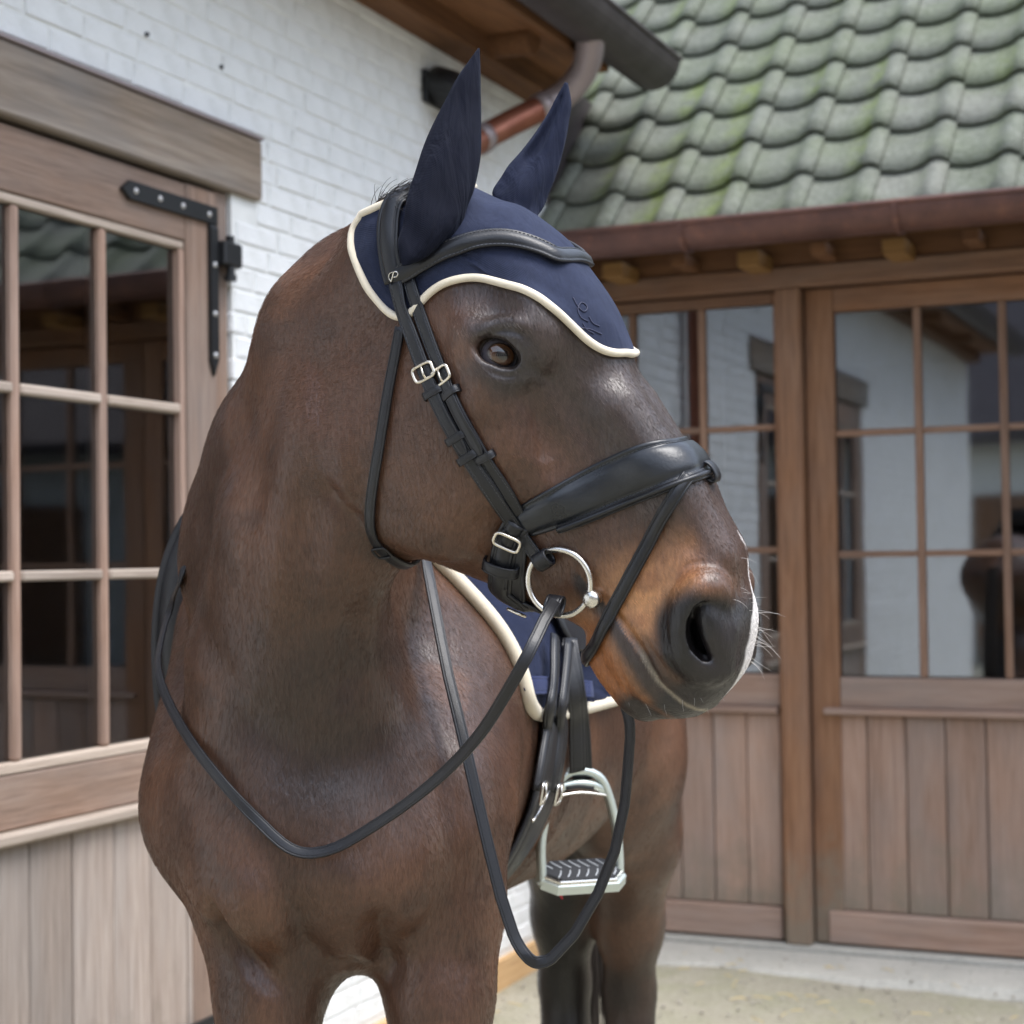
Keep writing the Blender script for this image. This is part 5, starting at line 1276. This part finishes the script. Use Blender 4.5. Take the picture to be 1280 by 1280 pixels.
# noseband
NCS = [(-.5, .1), (-.5, .7), (-.47, .95), (-.42, .95), (-.385, .6), (-.33, 1.5), (-.2, 1.9), (0, 2.15), (.2, 1.9), (.33, 1.5), (.385, .6), (.42, .95), (.47, .95), (.5, .7), (.5, .1), (.3, -.1), (-.3, -.1)]
Pn = near_pts([(655, 652), (680, 641), (712, 627), (745, 612), (780, 596), (812, 584), (838, 577), (856, 573)], 70, -.003)
P, Nn = settle(full_loop(Pn), 130, .001, 10)
q = np.linspace(-1, 1, len(P)); w = .055-.018*np.abs(q)**3-.006*np.exp(-(q/.25)**2)
NOSE = (P, Nn); put_strap('noseband', P, Nn, w, .0045, m_pad, cs=NCS); stitches(P, Nn, w, (-.40, .40), .0035)
# narrow rim strap along the lower edge of the noseband, carrying the flash loop
sd = nrm(np.cross(nrm(np.gradient(P, axis=0)), Nn)); sgn = 1 if (sd[len(P)//2]@HU) > 0 else -1
Pe = P+sd*sgn*(w[:, None]*.5+.001); Pe2, Ne2 = settle(Pe[10:-10], 110, .0025, 4); put_strap('noseband_rim', Pe2, Ne2, .010, .0042, m_lea, pad=.8)
# chin straps: two bands under the jaw with a roller buckle
jaw_pts = pxpath([(648, 650), (637, 672), (631, 700), (629, 730), (633, 752)], 24)
under = np.array([hw(*q_) for q_ in ((.165, -.262, -.020), (.168, -.266, 0))])
P, Nn = settle(full_loop(np.vstack([jaw_pts, under[:1]])), 90, .006, 6); put_strap('chin_strap', P, Nn, .030, .005, m_lea, pad=.8)
CH = (P, Nn)
P2, N2 = settle(full_loop(np.vstack([pxpath([(652, 655), (650, 685), (648, 715), (650, 745), (655, 765)], 24), np.array([hw(.185, -.252, -.02)])])), 80, .0045, 6); put_strap('chin_strap', P2, N2, .022, .004)
P3, N3 = settle(CH[0][4:26], 22, .003, 2); put_strap('chin_billet', P3+N3*.006, N3, .022, .004)
for px, py, w_, h_ in ((634, 672, .030, .016), (646, 770, .020, .014)):
    i = int(np.argmin(((proj(CH[0][:45])-[px, py])**2).sum(1))); i = min(max(i, 1), 43); c = CH[0][i]; n = CH[1][i]; t = nrm(CH[0][i+1]-CH[0][i-1])
    MB().add(*frame_ring(c, n, t, nrm(np.cross(t, n)), w_, h_, .0019, .012)).build('chin_buckle', m_nickel, bridle, smooth=True)
i = int(np.argmin(((proj(CH[0][:45])-[629, 712])**2).sum(1))); kp = (CH[0], CH[1])
c, n, t, s = at_par((CH[0][:45], CH[1][:45]), 629, 706)
Pk = resample(np.array([c-s*.019, c-s*.017+n*.010, c+n*.014, c+s*.017+n*.010, c+s*.019]), 14); put_strap('keeper', Pk, nrm(resample(np.array([-s, n-s, n, n+s, s]), 14)), .014, .003)
# flash strap, from the loop on the nose round the muzzle below the bit
Pn = pxpath([(858, 597), (848, 612), (832, 640), (815, 672), (797, 706), (778, 742), (763, 772), (748, 806)], 60)
und = np.array([hw(.262, -.214, -.016)])
P, Nn = settle(full_loop(np.vstack([Pn, und])), 150, .0035, 6)
order = np.roll(np.arange(len(P)), 0); put_strap('flash_strap', P, Nn, .0155, .0042, m_lea, pad=.35)
Pl = near_pts([(848, 578), (858, 590), (866, 604)], 14, .05); 
lc = NOSE[0][len(NOSE[0])//2]; ln = NOSE[1][len(NOSE[0])//2]; lc = lc+HU*.026+ln*.001
ring = [lc+ln*(.006+.0075*math.sin(a)*.62)+HU*.0105*math.cos(a) for a in np.linspace(0, 2*math.pi, 20, endpoint=False)]
MB().add(*strap(ring, [ln*math.sin(a)+HU*math.cos(a) for a in np.linspace(0, 2*math.pi, 20, endpoint=False)], .020, .003, closed=True)).build('flash_loop', m_lea, bridle, smooth=True)
# bit: loose rings, bosses and mouthpiece
rc, rn = hit(703, 726); rn = nrm(-HL*.95+rn*.3); hd_ = to_head(rc)
RC = rc+rn*.0095
RINGS = []
for fl in (0, 1):
    c = mirr(RC) if fl else RC; n = nrm(mirr(HT+rn)-HT) if fl else rn
    a1 = nrm(HU-n*(HU@n)); a2 = np.cross(n, a1)
    pts = [c+(a1*math.cos(a)+a2*math.sin(a))*.0372 for a in np.linspace(0, 2*math.pi, 64, endpoint=False)]
    MB().add(*tube(pts, .0036, 12, closed=True)).build('bit_ring', m_steel, bridle, smooth=True, recalc=False); RINGS.append((c, n, a1, a2))
    bc_, bn_ = hit(743, 747); bc_ = bc_+rn*.0105
    if fl: bc_ = mirr(bc_)
    inn = -n
    prof = [(-.006, .0045), (-.004, .0085), (0, .0108), (.004, .0112), (.009, .0098), (.014, .0065), (.030, .006), (.055, .0055)]
    V = []; seg = 18
    for d_, r_ in prof: V += [bc_+inn*d_+(a1*math.cos(2*math.pi*k/seg)+a2*math.sin(2*math.pi*k/seg))*r_ for k in range(seg)]
    Fc = [(i*seg+k, i*seg+(k+1) % seg, (i+1)*seg+(k+1) % seg, (i+1)*seg+k) for i in range(len(prof)-1) for k in range(seg)]+[tuple(range(seg)), tuple(range((len(prof)-1)*seg, len(prof)*seg))]
    MB().add(V, Fc).build('bit_mouthpiece', m_steel, bridle, smooth=True)
# silver emblem on the browband end: a slanted open letter inside a curl
ec, en_ = hit(497, 346, BJ); en_ = en_ if en_@HL < 0 else -en_
sx_ = nrm(HL*0+np.array(RIGHT)-en_*(RIGHT@en_)); sy_ = nrm(np.cross(en_, sx_)); sy_ = sy_ if sy_[2] > 0 else -sy_
E2 = lambda x, y: ec+en_*.0105+sx_*x*.001+sy_*y*.001
mb = MB()
mb.add(*tube(resample([E2(-3.5, -5.5), E2(-1.5, 0), E2(.2, 5.2), E2(3.6, 5.6), E2(5.2, 3.2), E2(3.4, .4), E2(-.2, -.2)], 26), .0008, 6))
mb.add(*tube(resample([E2(-1.2, 5.5), E2(-5.2, 3.2), E2(-5.8, -1.2), E2(-3.2, -5)], 18), .0006, 6))
mb.build('emblem', m_steel, bridle, smooth=True, recalc=False)
# small white-lined ring at the far end of the browband
fe = at(712, 327, 2.0); fh, fn_ = surf(fe, BJ)
# ---- reins
def rein(pts, nors, w, name='rein'):
    P = resample(np.hstack([np.array(pts), np.array(nors)]), 160); MB().add(*strap(P[:, :3], P[:, 3:], w, .0034)).build(name, m_rein, bridle, smooth=True)
def free(px, py, gap, Yd=None):
    p, n = hit(px, py)
    Y = (p[1]-gap) if p is not None else Yd
    return at(px, py, Y)
TC = np.array([0, -1.0, 0.12])
r0 = RINGS[0]
Lp = RINGS[0][0]+rn*.004
pts = [at(694, 752, Lp[1]-.012), at(684, 768, Lp[1]-.014), at(660, 818, 1.865), at(632, 868, 1.89), at(600, 918, 1.93), at(560, 962, 1.98), at(510, 1004, 2.02), at(450, 1044, 2.045), at(415, 1062, 2.05), at(385, 1067, 2.055), at(358, 1058, 2.06), at(325, 1028, 2.07)]
nor = [TC, TC, TC, TC, TC+[0, 0, .2], TC+[0, 0, .3], TC+[0, 0, .4], TC+[0, 0, .5], TC+[-.05, 0, .5], TC+[-.1, 0, .5], TC+[-.2, 0, .45], TC+[-.3, 0, .4]]
for px, py in ((285, 985), (245, 935), (215, 885), (199, 840), (203, 800), (216, 755), (230, 715)):
    p, n = hit(px, py); 
    Yq = {285: 2.09, 245: 2.13, 215: 2.19, 199: 2.25, 203: 2.32, 216: 2.38, 230: 2.44}[px]
    if p is not None: Yq = min(Yq, p[1]-.012)
    pts.append(at(px, py, Yq)); nor.append(np.array([-.75, -.75, .35]))
for p3, n3 in ((at(240, 683, 2.475), (-.78, -.65, .38)), (np.array([-.36, 2.60, 1.62]), (-.8, -.2, .6)), (np.array([-.29, 2.62, 1.685]), (-.5, 0, .9)), (np.array([-.215, 2.64, 1.72]), (0, 0, 1))):
    q, n = surf(p3); free_ = p3[2] < 1.58; pts.append(p3 if free_ else q+n*.014); nor.append(nrm(np.array(n3)) if free_ else .6*n+.4*nrm(np.array(n3)))
rein(pts, nor, .0138)
pts2 = [pts[-1]]; nor2 = [np.array([0, 0, 1.0])]
for p3 in ((-.155, 2.50, 1.63), (-.125, 2.39, 1.56)):
    q, n = surf(p3); pts2.append(q+n*.012); nor2.append(n)
for px, py, Y in ((536, 722, 2.30), (548, 785, 2.24), (561, 850, 2.19), (577, 915, 2.15), (593, 985, 2.125), (608, 1050, 2.11), (624, 1115, 2.10), (638, 1160, 2.095), (652, 1188, 2.09), (672, 1203, 2.085), (696, 1194, 2.08), (722, 1163, 2.07), (748, 1118, 2.06), (770, 1062, 2.05), (782, 1005, 2.04), (787, 945, 2.03), (785, 890, 2.02)):
    p, n = hit(px, py)
    if p is not None and px < 625 and p[1] > 2.07: Y = min(Y, p[1]-.02)
    pts2.append(at(px, py, Y)); nor2.append(np.array([.35, -1, .15]) if px < 660 else np.array([-.75, -.75, .1]))
fr = RINGS[1][0]-RINGS[1][2]*.0+RINGS[1][1]*.004
pts2 += [hw(.235, -.235, .075), fr+HV*-.037]; nor2 += [HL, HL]
rein(pts2, nor2, .0148)
# rein loop round the near ring
c, n, a1, a2 = RINGS[0]
lp = at(693, 757, c[1]-.004)
ringp = [lp+n*(.008*math.sin(a))+nrm(lp-c)*.009*math.cos(a) for a in np.linspace(0, 2*math.pi, 18, endpoint=False)]
MB().add(*strap(ringp, [n*math.sin(a)+nrm(lp-c)*math.cos(a) for a in np.linspace(0, 2*math.pi, 18, endpoint=False)], .019, .003, closed=True)).build('rein_loop', m_rein, bridle, smooth=True)
lp = at(679, 700, c[1]-.004)
ringp = [lp+n*(.008*math.sin(a))+nrm(lp-c)*.008*math.cos(a) for a in np.linspace(0, 2*math.pi, 18, endpoint=False)]
MB().add(*strap(ringp, [n*math.sin(a)+nrm(lp-c)*math.cos(a) for a in np.linspace(0, 2*math.pi, 18, endpoint=False)], .0185, .003, closed=True)).build('cheekpiece_loop', m_lea, bridle, smooth=True)
# ------------------------------------------------------------------ saddle pad, saddle, girth, stirrup
ZC = 1.27
def bx(y): return float(np.interp(y, TK[:, 0], TK[:, 1]))
def cast_b(y, ph):
    o = np.array([bx(y), y, ZC]); d = np.array([math.sin(ph), 0, math.cos(ph)])
    p, n, i, t = BV.ray_cast(Vector(o+d*.9), Vector(-d)); return np.array(p), np.array(n)
def bcyl(p): return p[1], math.atan2(p[0]-bx(p[1]), p[2]-ZC)
def patch(phis, yF, yB, ny, lift, th, wave=None):
    n = len(phis); Gp = np.zeros((n, ny, 3)); Gn = np.zeros((n, ny, 3))
    for i, ph in enumerate(phis):
        for j, s in enumerate(np.linspace(0, 1, ny)):
            y = yF(ph)*(1-s)+yB(ph)*s; Gp[i, j], Gn[i, j] = cast_b(y, ph)
    for _ in range(6):
        Gp[1:-1, 1:-1] = .5*Gp[1:-1, 1:-1]+.125*(Gp[:-2, 1:-1]+Gp[2:, 1:-1]+Gp[1:-1, :-2]+Gp[1:-1, 2:])
    Nn = nrm(np.cross(np.gradient(Gp, axis=0), np.gradient(Gp, axis=1)))
    if Nn[n//2, ny//2, 2] < 0: Nn = -Nn
    L = np.full((n, ny), lift)
    if wave is not None:
        for i, ph in enumerate(phis):
            for j in range(ny): L[i, j] += wave(i, j, n, ny, ph)
    T_ = Gp+Nn*L[..., None]; B_ = Gp+Nn*(L[..., None]-th)
    I = lambda i, j: i*ny+j; m = n*ny
    Fc = [(I(i, j), I(i+1, j), I(i+1, j+1), I(i, j+1)) for i in range(n-1) for j in range(ny-1)]
    Fc += [(m+I(i, j), m+I(i, j+1), m+I(i+1, j+1), m+I(i+1, j)) for i in range(n-1) for j in range(ny-1)]
    rim = [I(i, 0) for i in range(n)]+[I(n-1, j) for j in range(1, ny)]+[I(i, ny-1) for i in range(n-2, -1, -1)]+[I(0, j) for j in range(ny-2, 0, -1)]
    Fc += [(a, b, m+b, m+a) for a, b in zip(rim, rim[1:]+rim[:1])]
    V = np.vstack([T_.reshape(-1, 3), B_.reshape(-1, 3)])
    return V, Fc, np.array([(T_.reshape(-1, 3)[k]+B_.reshape(-1, 3)[k])/2 for k in rim]), T_, Nn
pf = [hit(*q)[0] for q in resample([(573, 722), (585, 760), (600, 800), (618, 838), (640, 866), (663, 884)], 20)]
pf = np.array([bcyl(p) for p in pf]); PHM = float(np.mean([bcyl(hit(*q)[0])[1] for q in ((690, 890), (730, 886))]))
_o = np.argsort(pf[:, 1]); pk = np.vstack([[0.0, pf[:, 0].min()-.03], pf[_o][::3][:, ::-1]])
pk = np.vstack([pk[:1], pk[1:][np.r_[True, np.diff(pk[1:, 0]) > .012]], [PHM, bcyl(hit(690, 890)[0])[0]]])
pk[:, 1] = np.maximum.accumulate(pk[:, 1]); pk = resample_keys(pk, 160)
for _ in range(30): pk[1:-1, 1] = .5*pk[1:-1, 1]+.25*pk[:-2, 1]+.25*pk[2:, 1]
def padF(ph): return float(np.interp(abs(ph), pk[:, 0], pk[:, 1]))-.02+(.16*sstep(.15, .5, -ph) if ph < 0 else 0)
phs = np.sin(np.linspace(-1, 1, 100)*math.pi/2)*PHM
pad_o = empty('saddle_pad', (bx(2.8), 2.8, 1.6), 'navy quilted saddle pad with cream piping under the black saddle', 'saddle pad')
def quilt(i, j, n, ny, ph):
    a = (ph*.32)/.075; b_ = j/ny*.62/.075; f = lambda x: abs((x % 1)-.5)*2
    e = min(1, min(i, n-1-i)/7, min(j, ny-1-j)/5); return e*(.004*(1-max(f(a+b_), f(a-b_))**6)-.002)
V, Fc, rim, PT, PN = patch(phs, padF, lambda ph: 3.22, 60, .014, .013, quilt)
MB().add(V, Fc).build('quilted_panel', m_quilt, pad_o, smooth=True)
rimr = resample(np.vstack([rim, rim[:1]]), 360)[:-1]
MB().add(*tube(rimr, .0108, 10, closed=True)).build('piping', m_pipe, pad_o, smooth=True, recalc=False)
def padhit(px, py, lift=0):
    d = Vector(ray(px, py)).normalized(); p, n, i, t = PADB.ray_cast(Vector(CAM), d)
    if p is None: return hit(px, py)
    return np.array(p), np.array(n)
PADB = BVHTree.FromPolygons([Vector(v) for v in V], [tuple(f) for f in Fc])
def pstrap(pix, n, w, th, lift, mat, parent, name, pad=0, face=0.0):
    P = []; Q = []
    for q in resample(pix, n):
        p, nn = padhit(q[0], q[1])
        if p is None: continue
        if nn@(CAM-p) < 0: nn = -nn
        P.append(p); Q.append(nrm(nn+face*np.array([-.25, -1, 0])))
    P, Q = np.array(P), np.array(Q)
    for _ in range(5): P[1:-1] = .5*P[1:-1]+.25*P[:-2]+.25*P[2:]; Q[1:-1] = nrm(Q[1:-1]+Q[:-2]+Q[2:])
    return MB().add(*strap(P+Q*lift, Q, w, th, 0, pad)).build(name, mat, parent, smooth=True)
m_web = cloth('navy_webbing', (.022, .030, .085), 3000, .8, .2, .1)
pstrap([(650, 857), (690, 858), (735, 862)], 20, .026, .003, .006, m_web, pad_o, 'webbing_loop')

saddle = empty('saddle', (bx(2.85), 2.85, 1.65), 'black leather saddle on a navy pad, its flap showing behind the neck', 'saddle')
# seat
rows = []; ny, nx = 26, 25
ys = np.linspace(2.60, 3.17, ny)
for y in ys:
    s = (y-2.60)/.57; top = float(np.interp(s, [0, .12, .45, .8, 1], [1.735, 1.725, 1.665, 1.715, 1.755])); hwid = float(np.interp(s, [0, .15, .4, .7, .92, 1], [.10, .13, .14, .185, .19, .13]))
    for x in np.linspace(-1, 1, nx):
        z = top-.03*abs(x)**2-.11*abs(x)**5; rows.append((bx(y)+x*hwid, y, z))
I = lambda i, j: i*nx+j; m = ny*nx
Fc = [(I(i, j), I(i, j+1), I(i+1, j+1), I(i+1, j)) for i in range(ny-1) for j in range(nx-1)]
low = [(x, y, z-.10) for x, y, z in rows]
Fc += [(m+I(i, j), m+I(i+1, j), m+I(i+1, j+1), m+I(i, j+1)) for i in range(ny-1) for j in range(nx-1)]
rim_ = [I(i, 0) for i in range(ny)]+[I(ny-1, j) for j in range(1, nx)]+[I(i, nx-1) for i in range(ny-2, -1, -1)]+[I(0, j) for j in range(nx-2, 0, -1)]
Fc += [(a, b, m+b, m+a) for a, b in zip(rim_, rim_[1:]+rim_[:1])]
MB().add(rows+low, Fc).build('seat', m_sadl, saddle, smooth=True)
# left flap lies on the pad, rounded lower edge
PF = float(bcyl(hit(742, 836)[0])[1])+.05
def panel(grid, th):
    grid = np.asarray(grid); n, k = grid.shape[:2]; Nn = nrm(np.cross(np.gradient(grid, axis=0), np.gradient(grid, axis=1))); I = lambda i, j: i*k+j; mm = n*k
    V = np.vstack([(grid+Nn*th/2).reshape(-1, 3), (grid-Nn*th/2).reshape(-1, 3)])
    Fc = [(I(i, j), I(i+1, j), I(i+1, j+1), I(i, j+1)) for i in range(n-1) for j in range(k-1)]+[(mm+I(i, j), mm+I(i, j+1), mm+I(i+1, j+1), mm+I(i+1, j)) for i in range(n-1) for j in range(k-1)]
    r_ = [I(i, 0) for i in range(n)]+[I(n-1, j) for j in range(1, k)]+[I(i, k-1) for i in range(n-2, -1, -1)]+[I(0, j) for j in range(k-2, 0, -1)]
    return V, Fc+[(a, b, mm+b, mm+a) for a, b in zip(r_, r_[1:]+r_[:1])]
yfl = float(hit(705, 800)[0][1])
gl = []
for ph in np.linspace(.28, PF, 22):
    s = (ph-.28)/(PF-.28); c = math.sqrt(max(0, 1-max(0, (s-.78)/.22)**2))
    y0 = yfl-.085+.03*(1-s)+(1-c)*.10; y1 = 3.0-(1-c)*.16
    gl.append([(lambda p, n: p+nrm(n*.5+np.array([math.sin(ph), 0, math.cos(ph)]))*(.030))(*cast_b(y, ph)) for y in np.linspace(y0, y1, 18)])
MB().add(*panel(gl, .006)).build('flap', m_sadl, saddle, smooth=True)
# right flap stands proud of the shoulder on its thick knee roll; its front edge is seen behind the neck
gr = []
prof = [(1.70, -.33), (1.655, -.405), (1.61, -.452), (1.57, -.485), (1.53, -.505), (1.48, -.520), (1.42, -.528), (1.36, -.53), (1.28, -.525), (1.20, -.51), (1.12, -.495)]
for z, x in resample([(a, b) for a, b in prof], 26):
    gr.append([(x+.10*s*s-.012*math.sin(math.pi*min(1, s*2.2)), 2.585+.42*s+.03*(1-s)*((1.4-z)/.3)**2, z) for s in np.linspace(0, 1, 16)])
MB().add(*panel(gr, .016)).build('flap', m_sadl, saddle, smooth=True)
kr = [(x+.028, 2.60+.03*((1.4-z)/.3)**2, z) for z, x in resample([(a, b) for a, b in prof[1:-1]], 24)]
MB().add(*tube(kr, .032*np.sin(np.linspace(.35, math.pi-.35, 24)), 12)).build('knee_roll', m_sadl, saddle, smooth=True)
# stirrup leather, billets
pstrap([(706, 800), (712, 840), (718, 890), (721, 930), (722, 968)], 30, np.linspace(.024, .032, 30), .004, .034, m_lea, saddle, 'stirrup_leather', face=2.0)
pstrap([(703, 805), (710, 860), (713, 910), (714, 960)], 24, .026, .004, .022, m_sadl, saddle, 'stirrup_leather', face=1.2)
pstrap([(680, 800), (678, 850), (674, 890), (666, 935), (657, 985)], 28, .019, .005, .020, m_sadl, saddle, 'billet', .4, .6)
pstrap([(700, 806), (693, 860), (689, 890), (684, 935), (676, 985)], 28, .019, .005, .020, m_sadl, saddle, 'billet', .4, .6)
# girth
girth = empty('girth', (bx(2.6), 2.6, .95), 'black leather girth with nickel roller buckles behind the left foreleg', 'girth')
g0 = hit(684, 925)[0]; gy, gph = bcyl(g0)
Pg = []; Qg = []
for ph in np.linspace(gph-.20, 2*math.pi-gph, 60):
    yy = gy-.06*math.sin(min(1, (ph-gph)/1.1)*math.pi/2); p, n = cast_b(yy, ph); Pg.append(p); Qg.append(n)
Pg, Qg = np.array(Pg), np.array(Qg)
for _ in range(8): Pg[1:-1] = .5*Pg[1:-1]+.25*Pg[:-2]+.25*Pg[2:]; Qg[1:-1] = nrm(Qg[1:-1]+Qg[:-2]+Qg[2:])
wg = np.interp(np.linspace(0, 1, 60), [0, .03, .12, .5, .88, .97, 1], [.06, .11, .13, .14, .12, .085, .04])
MB().add(*strap(Pg+Qg*.008, Qg, wg, .009, pad=.4)).build('girth_band', m_sadl, girth, smooth=True)
for px, py in ((656, 987), (677, 987)):
    p, n = hit(px, py); n = n if n@(CAM-p) > 0 else -n; t = nrm(np.array([0, 0, 1.0])-n*n[2]); s = np.cross(t, n); c = p+n*.024
    mb = MB().add(*frame_ring(c, n, t, s, .030, .030, .0026, .003)); mb.add(*tube([c+t*.015+n*.004, c+n*.007, c-t*.015+n*.004], .0018, 6)); mb.build('girth_buckle', m_steel, girth, smooth=True)
dl = [hit(*q) for q in resample([(668, 985), (655, 1010), (640, 1030)], 10)]
MB().add(*tube([p+(n if n@(CAM-p) > 0 else -n)*.022 for p, n in dl if p is not None and abs(p[1]-dl[0][0][1]) < .12], .0022, 6)).build('girth_ring', m_steel, girth, smooth=True)
# stirrup iron
st = empty('stirrup', at(725, 1100, 2.56), 'pale green metal stirrup with black ribbed tread hanging below the saddle pad', 'stirrup')
ys0 = float(hit(722, 1000)[0][1])-.075
def S_(px, py, dy=0): return at(px, py, ys0+(px-725)*.00045+dy)
arch = resample([S_(678, 1106), (S_(676, 1060)), S_(680, 1028), S_(687, 1002), S_(697, 978), S_(710, 966), S_(724, 963), S_(738, 965), S_(752, 975), S_(762, 1000), S_(769, 1030), S_(773, 1064), S_(774, 1100)], 60)
fw = nrm(np.array([.3, -1, 0]))
ac = [(-.5, -.5), (-.5, .5), (-.25, .8), (.25, .8), (.5, .5), (.5, -.5), (.25, -.8), (-.25, -.8)]
MB().add(*strap(arch, np.tile(fw, (60, 1)), .0125, .012, cs=ac)).build('arch', m_alu, st, smooth=True)
cb = [S_(693, 990), S_(706, 982), S_(724, 979), S_(742, 981), S_(757, 989)]
MB().add(*strap(resample(cb, 20), np.tile(fw, (20, 1)), .012, .009, cs=ac)).build('eye_plate', m_alu, st, smooth=True)
MB().add(*strap(resample([S_(689, 996), S_(724, 990), S_(761, 994)], 16), np.tile(fw, (16, 1)), .0045, .010, cs=ac)).build('crossbar', m_steel, st, smooth=True)
pl = resample([S_(707, 985, -.006), S_(724, 983, -.006), S_(742, 985, -.006)], 10); m_dk, nt, b = mat_new('black_rubber'); b.inputs['Base Color'].default_value = (.018, .019, .022, 1); b.inputs['Roughness'].default_value = .6
MB().add(*strap(pl, np.tile(fw, (10, 1)), .0065, .003, cs=ac)).build('name_plate', m_dk, st, smooth=True)
# tread: rounded hexagonal frame with a black rubber insert and raised pale ribs
tc_ = (S_(678, 1092)+S_(776, 1086))/2; ax = nrm(S_(776, 1086)-S_(678, 1092)); ay = nrm(np.cross(np.array([0, 0, 1.0]), ax)); az = nrm(np.array([0, 0, 1.0])-.36*ay); ay = nrm(np.cross(az, ax))
hx_, hy_ = np.linalg.norm(S_(780, 1086)-S_(674, 1092))/2, .034
outl = [(-1, -.35), (-.72, -1), (.72, -1), (1, -.35), (1, .35), (.72, 1), (-.72, 1), (-1, .35)]
T3 = lambda x, y, z: tc_+ax*x*hx_+ay*y*hy_+az*z
def prism(o, z0, z1, sc=1.0, c=.0015):
    n = len(o); V = [T3(x*sc, y*sc, z0) for x, y in o]+[T3(x*sc, y*sc, z1-c) for x, y in o]+[T3(x*sc*.975, y*sc*.96, z1) for x, y in o]
    return V, [tuple(range(n)), tuple(range(2*n, 3*n))]+[(k, (k+1) % n, n+(k+1) % n, n+k) for k in range(n)]+[(n+k, n+(k+1) % n, 2*n+(k+1) % n, 2*n+k) for k in range(n)]
MB().add(*prism(outl, -.020, -.004)).build('tread_frame', m_alu, st)
MB().add(*prism(outl, -.004, .002, .93)).build('tread_rim', m_steel, st)
MB().add(*prism(outl, .002, .005, .86)).build('tread_rubber', m_dk, st)
mb = MB(); m_rib, nt, b = mat_new('pale_rubber'); b.inputs['Base Color'].default_value = (.42, .44, .46, 1); b.inputs['Roughness'].default_value = .5
for k in range(7):
    x0 = -.68+k*.215
    for y0, y1, dx in ((-.72, -.12, .10), (.10, .72, -.10)):
        mb.add(*tube([T3(x0, y0, .0052), T3(x0+dx, (y0+y1)/2, .0056), T3(x0+dx*1.6, y1, .0052)], .0011, 5))
mb.build('tread_rib', m_rib, st)
m_red, nt, b = mat_new('red_rubber'); b.inputs['Base Color'].default_value = (.45, .01, .03, 1); b.inputs['Roughness'].default_value = .5
MB().add(*tube([S_(696, 1108), S_(700, 1117), S_(703, 1124)], [.004, .0035, .001], 8)).build('red_tag', m_red, st, smooth=True)
